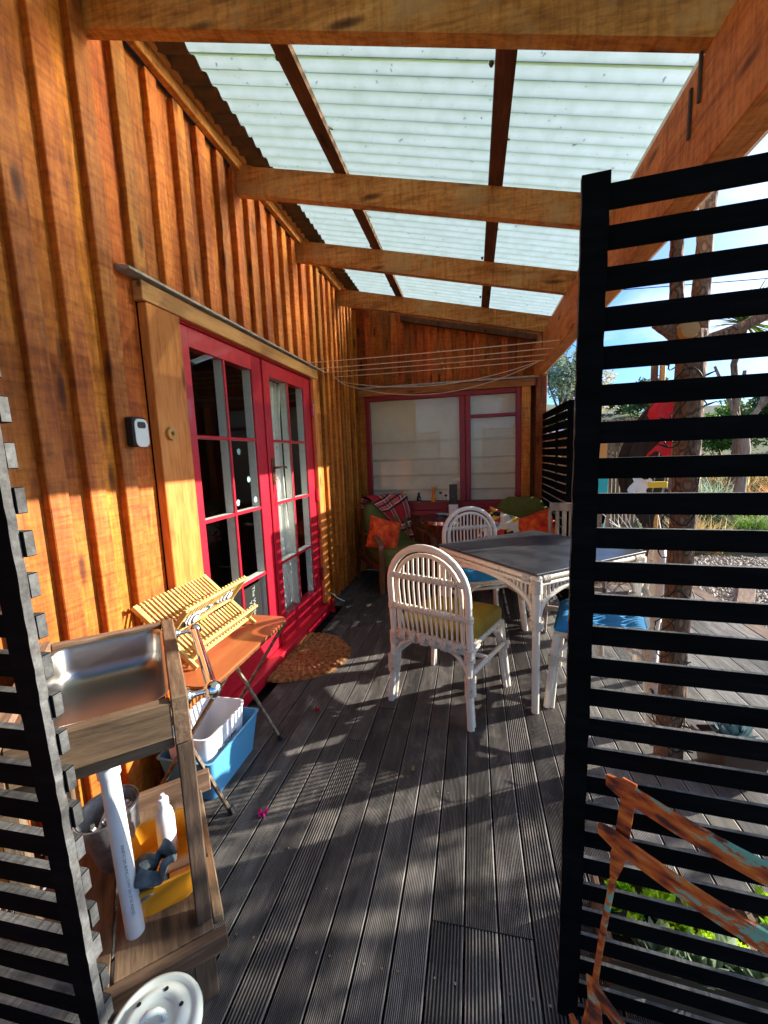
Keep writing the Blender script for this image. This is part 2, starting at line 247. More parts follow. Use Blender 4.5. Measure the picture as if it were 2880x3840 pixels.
# leaves
def leaf(name, c1, c2, tl=.4):
    m, t, b = newmat(name); oi = N(t, 'ShaderNodeTexCoord'); n = N(t, 'ShaderNodeTexNoise', Scale=7.0, Detail=3.0); t.links.new(oi.outputs['Object'], n.inputs['Vector'])
    rp = ramp(t, [(.35, c1), (.65, c2)]); t.links.new(n.outputs['Fac'], rp.inputs['Fac']); t.links.new(rp.outputs['Color'], b.inputs['Base Color']); b.inputs['Roughness'].default_value = .6
    tr = N(t, 'ShaderNodeBsdfTranslucent'); t.links.new(rp.outputs['Color'], tr.inputs['Color']); ms = N(t, 'ShaderNodeMixShader'); ms.inputs[0].default_value = tl
    t.links.new(b.outputs[0], ms.inputs[1]); t.links.new(tr.outputs[0], ms.inputs[2]); t.links.new(ms.outputs[0], t.nodes['Material Output'].inputs['Surface']); return m
M['leafdark'] = leaf('dark_foliage', (.035, .075, .02), (.10, .16, .04))
M['leafmid'] = leaf('mid_green_foliage', (.09, .20, .02), (.20, .33, .05))
M['leaflime'] = leaf('lime_succulent', (.34, .60, .02), (.65, .80, .06))
M['leafstraw'] = leaf('straw_grass', (.42, .30, .10), (.68, .54, .24))
M['leafgrey'] = leaf('grey_green_foliage', (.22, .30, .18), (.46, .54, .36))
M['leafblue'] = leaf('blue_grey_agave', (.13, .22, .23), (.24, .34, .34), .15)
M['leaforange'] = leaf('orange_dry_foliage', (.55, .22, .05), (.75, .42, .12))
M['palm'] = leaf('palm_frond', (.08, .16, .02), (.26, .32, .05))
M['grass'] = plain('garden_ground', (.10, .10, .035), 1, noise=(1.6, .3, .7, (.20, .15, .07)), bmp=.8, bscale=14)
M['hill'] = plain('distant_bush_slope', (.035, .055, .02), 1, noise=(.35, .35, .65, (.10, .11, .035)), bmp=1, bscale=.8)
M['gravelbase'] = plain('gravel_bed', (.34, .28, .20), 1, bmp=1, bscale=60)
M['pebble'] = plain('pebbles', (.75, .66, .50), .8, noise=(25, .3, .7, (.10, .085, .07)))
M['paling'] = wood('weathered_fence_paling', (.10, .06, .035), (.25, .16, .09), (.42, .30, .18), 'Z', .9, var=.3)
# ------------------------------------------------------------------ geometry helpers
class MB:
    def __init__(s): s.v = []; s.f = []; s.m = []
    def add(s, vs, fs, mi=0):
        o = len(s.v); s.v += [tuple(v) for v in vs]; s.f += [tuple(i+o for i in f) for f in fs]; s.m += [mi]*len(fs); return s
    def box(s, lo, hi, mi=0, c=0.0):
        x0, y0, z0 = lo; x1, y1, z1 = hi
        if c <= 0:
            vs = [(x0,y0,z0),(x1,y0,z0),(x1,y1,z0),(x0,y1,z0),(x0,y0,z1),(x1,y0,z1),(x1,y1,z1),(x0,y1,z1)]
            return s.add(vs, [(0,3,2,1),(4,5,6,7),(0,1,5,4),(1,2,6,5),(2,3,7,6),(3,0,4,7)], mi)
        vs = []; idx = {}
        X = (x0, x1); Y = (y0, y1); Z = (z0, z1)
        for i in (0,1):
            for j in (0,1):
                for k in (0,1):
                    sx, sy, sz = (1-2*i)*c, (1-2*j)*c, (1-2*k)*c
                    idx[i,j,k,'x'] = len(vs); vs.append((X[i], Y[j]+sy, Z[k]+sz))
                    idx[i,j,k,'y'] = len(vs); vs.append((X[i]+sx, Y[j], Z[k]+sz))
                    idx[i,j,k,'z'] = len(vs); vs.append((X[i]+sx, Y[j]+sy, Z[k]))
        fs = []
        for i in (0,1):
            fs.append([idx[i,0,0,'x'],idx[i,1,0,'x'],idx[i,1,1,'x'],idx[i,0,1,'x']][::(1 if i else -1)])
            fs.append([idx[0,i,0,'y'],idx[1,i,0,'y'],idx[1,i,1,'y'],idx[0,i,1,'y']][::(-1 if i else 1)])
            fs.append([idx[0,0,i,'z'],idx[1,0,i,'z'],idx[1,1,i,'z'],idx[0,1,i,'z']][::(1 if i else -1)])
        for a in (0,1):
            for b_ in (0,1):
                fs.append([idx[a,b_,0,'x'],idx[a,b_,1,'x'],idx[a,b_,1,'y'],idx[a,b_,0,'y']])
                fs.append([idx[a,0,b_,'x'],idx[a,1,b_,'x'],idx[a,1,b_,'z'],idx[a,0,b_,'z']])
                fs.append([idx[0,a,b_,'y'],idx[1,a,b_,'y'],idx[1,a,b_,'z'],idx[0,a,b_,'z']])
                for k in (0,1): fs.append([idx[a,b_,k,'x'],idx[a,b_,k,'y'],idx[a,b_,k,'z']])
        return s.add(vs, fs, mi)
    def beam(s, p, q, w, h, mi=0, up=(0,0,1), c=0):
        p = Vector(p); q = Vector(q); d = (q-p); L = d.length; d.normalize(); u = Vector(up)
        sdir = d.cross(u)
        if sdir.length < 1e-4: sdir = d.cross(Vector((1,0,0)))
        sdir.normalize(); u = sdir.cross(d)
        k = MB().box((-w/2, 0, -h/2), (w/2, L, h/2), 0, c)
        return s.add([p+sdir*x+d*y+u*z for x, y, z in k.v], k.f, mi)
    def tube(s, pts, r, n=8, mi=0, cap=True, closed=False):
        pts = [Vector(p) for p in pts]; m = len(pts); rr = r if isinstance(r, (list, tuple)) else [r]*m
        vs = []; pu = None
        for i, p in enumerate(pts):
            if closed: d = pts[(i+1) % m]-pts[i-1]
            else: d = pts[min(i+1, m-1)]-pts[max(i-1, 0)]
            d.normalize()
            if pu is None:
                pu = Vector((0,0,1)) if abs(d.z) < .9 else Vector((1,0,0))
            a = d.cross(pu); a.normalize(); b_ = a.cross(d); pu = b_
            for k in range(n):
                t = 2*pi*k/n; vs.append(p+(a*math.cos(t)+b_*math.sin(t))*rr[i])
        fs = []
        rng = m if closed else m-1
        for i in range(rng):
            for k in range(n):
                j = (i+1) % m
                fs.append((i*n+k, i*n+(k+1) % n, j*n+(k+1) % n, j*n+k))
        if cap and not closed: fs += [tuple(range(n))[::-1], tuple((m-1)*n+k for k in range(n))]
        return s.add(vs, fs, mi)
    def lathe(s, prof, n=24, cen=(0,0,0), mi=0, ax='Z'):
        vs = []
        for r, z in prof:
            for k in range(n):
                t = 2*pi*k/n; a = (r*math.cos(t), r*math.sin(t), z)
                if ax == 'X': a = (a[2], a[0], a[1])
                if ax == 'Y': a = (a[0], a[2], a[1])
                vs.append((a[0]+cen[0], a[1]+cen[1], a[2]+cen[2]))
        fs = []
        for i in range(len(prof)-1):
            for k in range(n): fs.append((i*n+k, i*n+(k+1) % n, (i+1)*n+(k+1) % n, (i+1)*n+k))
        return s.add(vs, fs, mi)
    def prism(s, poly, h, mat4=None, mi=0):
        n = len(poly); vs = [(x, y, 0) for x, y in poly]+[(x, y, h) for x, y in poly]
        if mat4 is not None: vs = [mat4 @ Vector(v) for v in vs]
        fs = [tuple(range(n))[::-1], tuple(range(n, 2*n))]+[(i, (i+1) % n, n+(i+1) % n, n+i) for i in range(n)]
        return s.add(vs, fs, mi)
    def grid(s, fn, nu, nv, mi=0, wrapu=False):
        vs = [fn(i/(nu if wrapu else nu-1), j/(nv-1)) for i in range(nu) for j in range(nv)]
        fs = []
        for i in range(nu if wrapu else nu-1):
            for j in range(nv-1):
                i2 = (i+1) % nu; fs.append((i*nv+j, i2*nv+j, i2*nv+j+1, i*nv+j+1))
        return s.add(vs, fs, mi)
    def mesh(s, name, mats, smooth=False):
        me = bpy.data.meshes.new(name); me.from_pydata(s.v, [], s.f)
        mats = mats if isinstance(mats, (list, tuple)) else [mats]
        for x in mats: me.materials.append(M[x])
        if len(mats) > 1: me.polygons.foreach_set('material_index', s.m)
        if smooth: me.polygons.foreach_set('use_smooth', [True]*len(me.polygons)); 
        me.update(); return me
def link(name, data, parent=None, loc=None, rot=None, label=None, cat=None, group=None, kind=None):
    o = bpy.data.objects.new(name, data); C.objects.link(o)
    if parent is not None: o.parent = parent
    if loc is not None: o.location = loc
    if rot is not None: o.rotation_euler = rot
    if label: o['label'] = label
    if cat: o['category'] = cat
    if group: o['group'] = group
    if kind: o['kind'] = kind
    return o
def ob(name, mb, mats, parent=None, smooth=False, angle=None, **kw):
    me = mb.mesh(name, mats, smooth)
    if smooth and angle:
        try: me.set_sharp_from_angle(angle=R(angle))
        except Exception: pass
    return link(name, me, parent, **kw)
def thing(name, label, cat, loc=(0,0,0), rz=0, group=None):
    return link(name, None, None, loc, (0,0,rz), label, cat, group)
def copy_tree(o, parent=None):
    c = o.copy(); C.objects.link(c); c.parent = parent
    for ch in list(o.children): copy_tree(ch, c)
    return c
def arc(c, r, a0, a1, n, f): return [f(c, r, a0+(a1-a0)*i/(n-1)) for i in range(n)]
def rrect(w, d, r, n=5):
    out = []
    for cx, cy, a in ((w/2-r, d/2-r, 0), (-w/2+r, d/2-r, 90), (-w/2+r, -d/2+r, 180), (w/2-r, -d/2+r, 270)):
        for i in range(n): t = R(a+90*i/(n-1)); out.append((cx+r*math.cos(t), cy+r*math.sin(t)))
    return out
def loft(mb, rings, mi=0, cap0=False, cap1=False):
    n = len(rings[0]); vs = [p for rg in rings for p in rg]; fs = []
    for i in range(len(rings)-1):
        for k in range(n): fs.append((i*n+k, i*n+(k+1) % n, (i+1)*n+(k+1) % n, (i+1)*n+k))
    if cap0: fs.append(tuple(range(n))[::-1])
    if cap1: fs.append(tuple((len(rings)-1)*n+k for k in range(n)))
    return mb.add(vs, fs, mi)
def text_mesh(s, size, extrude=.0003):
    cu = bpy.data.curves.new('lettering', 'FONT'); cu.body = s; cu.size = size; cu.extrude = extrude; cu.align_x = 'CENTER'; cu.align_y = 'CENTER'
    t = bpy.data.objects.new('lettering', cu); C.objects.link(t); dg = bpy.context.evaluated_depsgraph_get(); dg.update()
    me = bpy.data.meshes.new_from_object(t.evaluated_get(dg)); bpy.data.objects.remove(t); bpy.data.curves.remove(cu); return me

# ------------------------------------------------------------------ large structure
# ground and hills
g = MB().box((-60, -40, -.35), (120, 160, -.14)); ob('ground', g, 'grass', kind='structure')
h = MB()
def hf(u, v):
    x = -120+360*u; y = 45+v*200
    z = -1+ (1-math.exp(-v*3.0))*(13+5*math.sin(x*.03+1)+3*math.sin(x*.11))+1.3*mnoise.noise(Vector((x*.12, y*.12, 0)))
    return (x, y, z)
h.grid(hf, 120, 40); ob('hills', h, 'hill', smooth=True, kind='structure')
# deck: every board a grooved piece
deck = link('deck', None, kind='structure')
PW = .0935
def board_profile(nr, w=.0868, hgt=.022, amp=.0028):
    pts = [(-w/2, -hgt), (-w/2, -.0012), (-w/2+.0016, 0)]
    inner = w-.006; st = inner/nr
    for i in range(nr):
        x = -inner/2+i*st
        pts += [(x+st*.15, -amp), (x+st*.5, -amp), (x+st*.62, 0), (x+st*.98, 0)] if False else [(x+st*.04, 0), (x+st*.20, -amp), (x+st*.56, -amp), (x+st*.70, 0)]
    pts += [(w/2-.0016, 0), (w/2, -.0012), (w/2, -hgt)]
    return pts
def board(x, y0, y1, nr=16, nm='deck_board', z=0.0, amp=.0036):
    pr_ = board_profile(nr, amp=amp); n = len(pr_); mb = MB()
    L = y1-y0
    vs = [(px, 0, pz) for px, pz in pr_]+[(px, L, pz) for px, pz in pr_]
    fs = [(i+1, i, n+i, n+i+1)[::-1] for i in range(n-1)]+[(n-1, 0, n, 2*n-1)[::-1], tuple(range(n)), tuple(range(n, 2*n))[::-1]]
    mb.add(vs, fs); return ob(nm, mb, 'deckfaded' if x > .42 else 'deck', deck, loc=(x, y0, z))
XJ0 = -.035   # a gap centre measured at x = -.035
rb = random.Random(3)
joints = {0: [1.036], 1: [1.036], -1: [1.036], -2: [], 2: [], -3: [], 3: [1.10], 4: [2.3], -6: [1.75], -7: [2.35], -5: [2.02], 5: [], 7: [1.4], 9: [3.1], 12: [2.2], 15: [1.9]}
for i in range(-14, 21):
    x = XJ0+(i+.5)*PW
    cuts = [-.7 if i > -13 else 3.475]+joints.get(i, [rb.uniform(-.4, .3), rb.uniform(2.6, 4.2)] if i % 3 == 0 else [])+[4.66 if x < .8 else 4.30]
    cuts = sorted(c for c in cuts if i > -13 or c >= 3.475)
    for a, b_ in zip(cuts[:-1], cuts[1:]):
        nr = 9 if (i in (-6, 2) and a < 1.5) or (i in (0, 1, -1) and b_ < 1.2) else 16
        board(x, a+.0015, b_-.0015, nr, z=rb.uniform(-.0012, .0012), amp=.0052 if nr == 9 else .0040)
jo = MB()
for y in (-.5, 0, .45, .9, 1.04, 1.5, 1.95, 2.4, 2.85, 3.3, 3.75, 4.2): jo.box((-1.28, y-.022, -.13), (1.93, y+.022, -.026))
ob('joist', jo, 'black', deck)
scw = MB(); rsw = random.Random(8)
for i in range(-12, 21):
    for y in (-.0, .45, .9, 1.5, 1.95, 2.4, 2.85, 3.3, 3.75, 4.2):
        for dx in (-.026, .026):
            if rsw.random() < .35: continue
            x = XJ0+(i+.5)*PW+dx+rsw.uniform(-.003, .003); yy = y+rsw.uniform(-.004, .004); r_ = .0038
            scw.add([(x+r_*math.cos(k*pi/3), yy+r_*math.sin(k*pi/3), .0022) for k in range(6)], [(0, 1, 2, 3, 4, 5)])
ob('deck_screws', scw, 'greymetal', deck, kind='stuff')
ob('gap_shade_sheet', MB().box((-1.28, -.7, -.075), (1.93, 4.3, -.072)), 'black', deck)  # added black sheet that paints the shade seen in the board gaps
bb = MB().box((1.94, -.7, -.12), (2.06, 4.3, -.004), c=.004); ob('deck_edge_board', bb, 'greywood', deck)
bb = MB().box((1.0, 4.305, -.12), (2.06, 4.42, -.004), c=.004); ob('deck_edge_board', bb, 'greywoodX', deck)

# house: boards, battens, door, window
house = thing('timber_house', 'house wall of orange stained vertical boards and battens with red painted doors and window', 'house')
rh = random.Random(11)
XB, XT = -1.318, -1.287          # board face, batten face
bat_y = [-.36, -.20, -.04, .12, .28, .44, .60, .77, .935, 1.09, 1.235, 1.385, 1.56, 1.735, 1.895, 2.055, 2.215, 2.36, 2.515, 2.67, 2.83, 2.985, 3.141, 3.312, 3.487, 3.640, 3.791, 3.934, 4.075, 4.197, 4.305, 4.416, 4.526, 4.640]
DT = 2.06
def zsplit(y0, y1):
    return (DT, 2.95) if (y1 > 1.54 and y0 < 3.44) else (-.02, 2.95)
edges = bat_y+[4.76]
for a, b_ in zip(edges[:-1], edges[1:]):
    ym = [(a, b_)]
    if a < 1.545 < b_: ym = [(a, 1.545), (1.545, b_)]
    if a < 3.44 < b_: ym = [(a, 3.44), (3.44, b_)]
    for (p, q) in ym:
        inside = p >= 1.54 and q <= 3.45
        mb = MB().box((XB-.02+rh.uniform(-.002, .002), p+.001, DT if inside else -.02), (XB+rh.uniform(-.002, .003), q-.001, 2.95)); ob('wall_board', mb, 'wallwood', house)
for y in bat_y:
    wv = .066+rh.uniform(-.004, .005) if y < 4 else .052
    inside = 1.53 < y < 3.46
    mb = MB(); z0 = DT+.028 if inside else -.015
    t0 = rh.uniform(-.003, .003); nseg = 12; vs = []
    for k in range(nseg+1):
        z = z0+(2.93-z0)*k/nseg; j = .0022*mnoise.noise(Vector((y*9, z*3, 0)))+.0008*rh.uniform(-1, 1); j2 = .0022*mnoise.noise(Vector((y*9+5, z*3, 0)))
        vs += [(XB-.001, y-wv/2+j, z), (XT+t0-.003, y-wv/2+j, z), (XT+t0, y-wv/2+j+.003, z), (XT+t0, y+wv/2+j2-.003, z), (XT+t0-.003, y+wv/2+j2, z), (XB-.001, y+wv/2+j2, z)]
    fs = []
    for k in range(nseg):
        for q in range(5): fs.append((k*6+q, k*6+q+1, (k+1)*6+q+1, (k+1)*6+q)[::-1])
    fs += [tuple(range(6)), tuple(range(nseg*6, nseg*6+6))[::-1]]
    mb.add(vs, [f[::-1] for f in fs]); ob('batten', mb, 'batwood', house)
# end wall at y = 4.75
YB, YT = 4.748, 4.722
roofz = lambda x: 3.03-.23*(x+1.29)
ex = [-1.132, -.991, -.836, -.694, -.55, -.398, -.248, -.10, .044, .188, .331, .490, .64]
def WTOP(x): return roofz(x)-.06
for a, b_ in zip([-1.32]+ex, ex+[.72]):
    above = b_ > -1.24 and a < .60
    z0 = 2.08 if above else -.02
    mb = MB(); mb.add([(a+.001, YB, z0), (b_-.001, YB, z0), (b_-.001, YB, WTOP(b_)), (a+.001, YB, WTOP(a)), (a+.001, YB+.02, z0), (b_-.001, YB+.02, z0), (b_-.001, YB+.02, WTOP(b_)), (a+.001, YB+.02, WTOP(a))],
        [(0,1,2,3), (7,6,5,4), (0,4,5,1), (1,5,6,2), (2,6,7,3), (3,7,4,0)]); ob('wall_board', mb, 'endwood', house)
    if above: ob('wall_board', MB().box((a+.001, YB, -.02), (b_-.001, YB+.02, .66)), 'endwood', house)
for x in ex:
    mb = MB().box((x-.034, YT+rh.uniform(-.002, .002), 2.09), (x+.034, YB-.001, WTOP(x)-.02), c=.003); ob('batten', mb, 'endwood', house)
    if x < .6: ob('batten', MB().box((x-.034, YT, -.015), (x+.034, YB-.001, .655), c=.003), 'endwood', house)
ob('corner_board', MB().box((.640, 4.66, -.02), (.745, YB+.02, 2.075), c=.004), 'endwood', house)
ob('corner_board', MB().box((-1.30, YT+.004, -.02), (-1.262, YB-.001, 2.93), c=.003), 'batwood', house)
# house behind (dark shell so nothing leaks)
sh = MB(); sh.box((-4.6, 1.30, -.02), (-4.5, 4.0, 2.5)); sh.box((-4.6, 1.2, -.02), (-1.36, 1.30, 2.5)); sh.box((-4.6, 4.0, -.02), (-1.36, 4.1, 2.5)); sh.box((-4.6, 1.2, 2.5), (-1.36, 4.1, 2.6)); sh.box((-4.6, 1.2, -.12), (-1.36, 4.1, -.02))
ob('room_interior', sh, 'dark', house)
bk = MB(); bk.box((-3.2, 4.9, .3), (.70, 5.0, 2.4)); bk.box((.702, 4.77, -.02), (.742, 7.5, 2.45)); bk.box((-3.2, 4.77, 2.405), (.70, 5.0, 2.46))
ob('house_body', bk, 'endwood', house)
# lintel / casings of door
ob('door_casing', MB().box((XB, 1.548, -.01), (-1.276, 1.748, 1.975), c=.003), 'trimwood', house)
ob('door_casing', MB().box((XB, 3.362, .06), (-1.276, 3.442, 1.975), c=.003), 'trimwood', house)
ob('head_casing', MB().box((XB, 1.530, 1.977), (-1.272, 3.452, 2.052), c=.003), 'trimwoodY', house)
mb = MB(); mb.add([(-1.318, 1.46, 2.088), (-1.318, 3.50, 2.088), (-1.258, 1.46, 2.073), (-1.258, 3.50, 2.073), (-1.258, 1.46, 2.063), (-1.258, 3.50, 2.063), (-1.318, 1.46, 2.062), (-1.318, 3.50, 2.062)], [(0,2,3,1), (2,4,5,3), (4,6,7,5), (0,6,4,2), (1,3,5,7)])
ob('head_flashing', mb, 'lead', house)
ob('door_sill', MB().box((-1.345, 1.50, -.03), (-1.240, 3.47, .052), c=.006), 'red', house)
fr = MB(); fr.box((-1.36, 1.748, .05), (-1.300, 1.762, 1.977)); fr.box((-1.36, 3.350, .05), (-1.300, 3.362, 1.977)); fr.box((-1.36, 1.75, 1.966), (-1.300, 3.36, 1.977)); ob('door_frame', fr, 'red', house)
def door_leaf(y0, y1, gy, mid, lab):
    d = link('door_leaf', None, house); d['label'] = lab
    F0, F1 = -1.366, -1.308; zb, zt = .056, 1.962
    rows = [1.873, 1.462, 1.445, 1.040, 1.022, .618, .600, .222]
    def sub(nm, mb, mt, **k): return ob(nm, mb, mt, d, **k)
    sub('stile', MB().box((F0, y0, zb), (F1, gy[0], zt), c=.003), 'red'); sub('stile', MB().box((F0, gy[1], zb), (F1, y1, zt), c=.003), 'red')
    sub('top_rail', MB().box((F0, gy[0], rows[0]), (F1-.001, gy[1], zt-.001)), 'red'); sub('bottom_rail', MB().box((F0, gy[0], zb+.001), (F1-.001, gy[1], rows[-1])), 'red')
    gx = -1.320
    sub('glazing_bar', MB().box((gx+.004, mid-.010, rows[-1]), (F1-.004, mid+.010, rows[0]), c=.004), 'red')
    for a, b_ in ((1, 2), (3, 4), (5, 6)): sub('glazing_bar', MB().box((gx+.004, gy[0], rows[b_]), (F1-.005, gy[1], rows[a]), c=.004), 'red')
    wi = MB(); wi.box((F0-.004, mid-.009, rows[-1]), (gx-.004, mid+.009, rows[0]))
    for a, b_ in ((1, 2), (3, 4), (5, 6)): wi.box((F0-.003, gy[0]+.006, rows[b_]+.001), (gx-.004, gy[1]-.006, rows[a]-.001))
    wi.box((F0-.005, gy[0]-.004, rows[-1]), (gx-.0035, gy[0]+.004, rows[0])); wi.box((F0-.005, gy[1]-.006, rows[-1]), (gx-.0035, gy[1]+.008, rows[0]))
    sub('inner_bead', wi, 'whitepaint')
    zz = [(rows[1], rows[0]), (rows[3], rows[2]), (rows[5], rows[4]), (rows[7], rows[6])]
    for a, b_ in zz:
        for p, q in ((gy[0], mid-.010), (mid+.010, gy[1])):
            sub('pane', MB().box((gx-.002, p, a), (gx+.002, q, b_)), 'glass')
    return d
L1 = door_leaf(1.766, 2.545, (1.842, 2.420), 2.130, 'left hand red glazed door leaf with dark panes')
L2 = door_leaf(2.550, 3.346, (2.645, 3.216), 2.930, 'right hand red glazed door leaf with lever handle and curtain behind')
ob('meeting_strip', MB().box((-1.308, 2.536, .06), (-1.296, 2.562, 1.96), c=.003), 'red', L2)
for z in (1.72, 1.02, .33):
    ob('hinge', MB().box((-1.307, 1.752, z-.05), (-1.290, 1.770, z+.05), c=.002).tube([(-1.291, 1.760, z-.05), (-1.291, 1.760, z+.05)], .007), 'red', L1)
    ob('hinge', MB().box((-1.307, 3.338, z-.05), (-1.288, 3.362, z+.05), c=.002).tube([(-1.289, 3.352, z-.055), (-1.289, 3.352, z+.055)], .009), 'winred' if z < .5 else 'red', L2)
hd = MB().box((-1.308, 2.586, 1.16), (-1.301, 2.622, 1.34), c=.002).tube([(-1.302, 2.604, 1.275), (-1.262, 2.604, 1.275), (-1.255, 2.612, 1.276), (-1.254, 2.66, 1.283), (-1.257, 2.70, 1.272), (-1.259, 2.715, 1.268)], [.009, .008, .008, .007, .007, .005], 8)
ob('handle', hd, 'brass', L2, smooth=True, angle=40)
ky = MB().tube([(-1.30, 2.602, 1.195), (-1.272, 2.602, 1.195)], .003, 6); ky.tube([(-1.272, 2.602+.013*math.cos(t*.63), 1.182+.013*math.sin(t*.63)) for t in range(10)], .0018, 5, closed=True)
ky.box((-1.275, 2.606, 1.125), (-1.271, 2.620, 1.170)); ky.box((-1.275, 2.592, 1.110), (-1.272, 2.600, 1.168)); ob('key_ring', ky, 'palegrey', L2)
# curtain seen through the right leaf
cu = MB()
def cf(u, v):
    z = 1.88-1.85*v; gather = .55+.45*abs(math.cos(v*pi*.9)); wdt = .22+.24*max(0, v-.15)
    y = 2.76+u*wdt*(1.1-.35*math.sin(v*pi)) ; x = -1.415-.022*math.sin(u*26+1.2*math.sin(v*4))
    return (x, y, z)
cu.grid(cf, 60, 30); ob('curtain', cu, 'whitepaint', L2, smooth=True)
# little pale animal stickers
def sticker(y, z, r, sd):
    rr = random.Random(sd); n = 22
    poly = [(r*(.6+.4*abs(math.sin(k*2.4+sd)))*math.cos(2*pi*k/n), r*(.6+.4*abs(math.cos(k*1.9+sd)))*math.sin(2*pi*k/n)) for k in range(n)]
    m4 = Matrix.Translation((-1.3235, y, z)) @ Matrix.Rotation(pi/2, 4, 'Y') @ Matrix.Rotation(rr.uniform(0, 6), 4, 'Z')
    ob('sticker', MB().prism(poly, .0006, m4), 'stick', L1)
M['stick'] = plain('pale_blue_sticker', (.45, .66, .70), .6)
for i, (y, z) in enumerate([(2.225, 1.382), (2.312, 1.218), (2.175, 1.091), (2.373, 1.088)]): sticker(y, z, .021, i+1)
ps = MB().box((-1.352, 2.17, .24), (-1.350, 2.40, .56)); ob('poster', ps, 'dark', L1)
tm = text_mesh('The Wetlands\nYear', .042); tm.materials.append(M['palegrey'])
o = link('poster_lettering', tm, L1, loc=(-1.3490, 2.285, .43)); o.rotation_euler = (Matrix.Rotation(pi/2, 4, 'Z') @ Matrix.Rotation(pi/2, 4, 'X') @ Matrix.Rotation(-pi/2, 4, 'Z')).to_euler()

# window in the end wall
ob('window_casing', MB().box((-1.262, 4.700, .66), (-1.192, YB, 1.985), c=.003), 'batwood', house)
ob('window_casing', MB().box((.500, 4.700, .66), (.592, YB, 1.985), c=.003), 'batwood', house)
ob('window_head_casing', MB().box((-1.262, 4.692, 1.986), (.640, YB, 2.062), c=.003), 'trimwoodX', house)
ob('head_flashing', MB().box((-1.262, 4.655, 2.064), (.66, YB, 2.082), c=.003), 'lead', house)
win = link('window', None, house); win['label'] = 'wide window with dark red frame and a pale blind behind the glass'
def wb(nm, x0, x1, z0, z1, y0=4.712, y1=4.80, mt='winred', c=.004): return ob(nm, MB().box((x0, y0, z0), (x1, y1, z1), c=c), mt, win)
wb('frame', -1.190, -1.141, .66, 1.984); wb('frame', .446, .498, .66, 1.984); wb('frame', -1.14, .445, 1.934, 1.984); wb('frame', -1.14, .445, .695, .792)
wb('sill', -1.20, .51, .640, .694, 4.660); wb('mullion', -.143, -.080, .793, 1.933); wb('mullion', -.078, -.023, .793, 1.933, 4.706); wb('transom', -.022, .445, 1.694, 1.728, 4.716)
ob('pane', MB().box((-1.140, 4.752, .793), (-.144, 4.756, 1.933)), 'glass', win)
ob('pane', MB().box((-.022, 4.752, .793), (.445, 4.756, 1.693)), 'glass', win); ob('pane', MB().box((-.022, 4.752, 1.729), (.445, 4.756, 1.933)), 'glass', win)
M['blind'] = plain('linen_blind', (.86, .78, .62), .9, noise=(5, .3, .7, (.74, .67, .53)), bmp=.15, bscale=300)
bl = MB()
for z0, z1 in ((.80, .93), (.93, 1.10), (1.10, 1.28), (1.28, 1.48), (1.48, 1.93)):
    bl.grid(lambda u, v, z0=z0, z1=z1: (-1.14+1.59*u, 4.775+.006*math.sin(v*pi)-.012*(v < .02)-.002*math.sin(u*9), z1-(z1-z0)*v), 20, 8)
ob('blind', bl, 'blind', win, smooth=False)
# flashing above end wall
ob('wall_top_board', MB().add([(-.75, 4.66, WTOP(-.75)-.10), (.64, 4.66, WTOP(.64)-.10), (.64, 4.66, WTOP(.64)-.045), (-.75, 4.66, WTOP(-.75)-.045), (-.75, 4.72, WTOP(-.75)-.10), (.64, 4.72, WTOP(.64)-.10), (.64, 4.72, WTOP(.64)-.045), (-.75, 4.72, WTOP(-.75)-.045)], [(0,1,2,3), (7,6,5,4), (0,4,5,1), (1,5,6,2), (2,6,7,3), (3,7,4,0)]), 'purlin', house)

# veranda roof
ver = thing('veranda_roof', 'lean-to veranda roof of rough timber rafters under clear corrugated sheeting', 'veranda roof')
SLP = -.23
def sloped(y0, y1, x0, x1, zb0, hgt, mt, nm, par=ver):
    zb = lambda x: zb0+SLP*(x+1.30)
    mb = MB(); mb.add([(x0, y0, zb(x0)), (x1, y0, zb(x1)), (x1, y0, zb(x1)+hgt), (x0, y0, zb(x0)+hgt), (x0, y1, zb(x0)), (x1, y1, zb(x1)), (x1, y1, zb(x1)+hgt), (x0, y1, zb(x0)+hgt)],
        [(0,1,2,3), (7,6,5,4), (0,4,5,1), (1,5,6,2), (2,6,7,3), (3,7,4,0)])
    return ob(nm, mb, mt, par)
for y in (.49, 1.415, 2.372, 3.235, 4.195): sloped(y-.004, y+.044, -1.316, .705, 2.822, .145, 'rafterwood', 'rafter')
for x in (-.645, .155): 
    zc = 2.822+.145+SLP*(x-.035+1.30)
    mb = MB(); xa, xb = x-.068, x; za, zb_ = 2.967+SLP*(xa+1.3)+.001, 2.967+SLP*(xb+1.3)+.001
    mb.add([(xa, -.6, za), (xb, -.6, zb_), (xb, -.6, zb_+.036), (xa, -.6, za+.036), (xa, 4.75, za), (xb, 4.75, zb_), (xb, 4.75, zb_+.036), (xa, 4.75, za+.036)], [(0,1,2,3), (7,6,5,4), (0,4,5,1), (1,5,6,2), (2,6,7,3), (3,7,4,0)])
    ob('purlin', mb, 'purlin', ver)
ob('beam', MB().box((.620, -.6, 2.080), (.712, 4.66, 2.372), c=.004), 'beamwood', ver)
ob('fascia', MB().box((.7125, -.6, 2.331), (.738, 4.8, 2.545), c=.003), 'whitepaint', ver)
ob('gutter', MB().box((.7125, -.6, 2.105), (.745, 4.8, 2.33), c=.004), 'whitepaint', ver)
ob('wall_plate', MB().box((-1.289, -.6, 2.935), (-1.255, 4.70, 3.02), c=.003), 'beamwood', ver)
ob('plate_batten', MB().box((-1.254, -.6, 2.985), (-1.228, 4.70, 3.012), c=.003), 'trimwoodY', ver)
pit_ = .0765; Y0 = -.55; k = 0
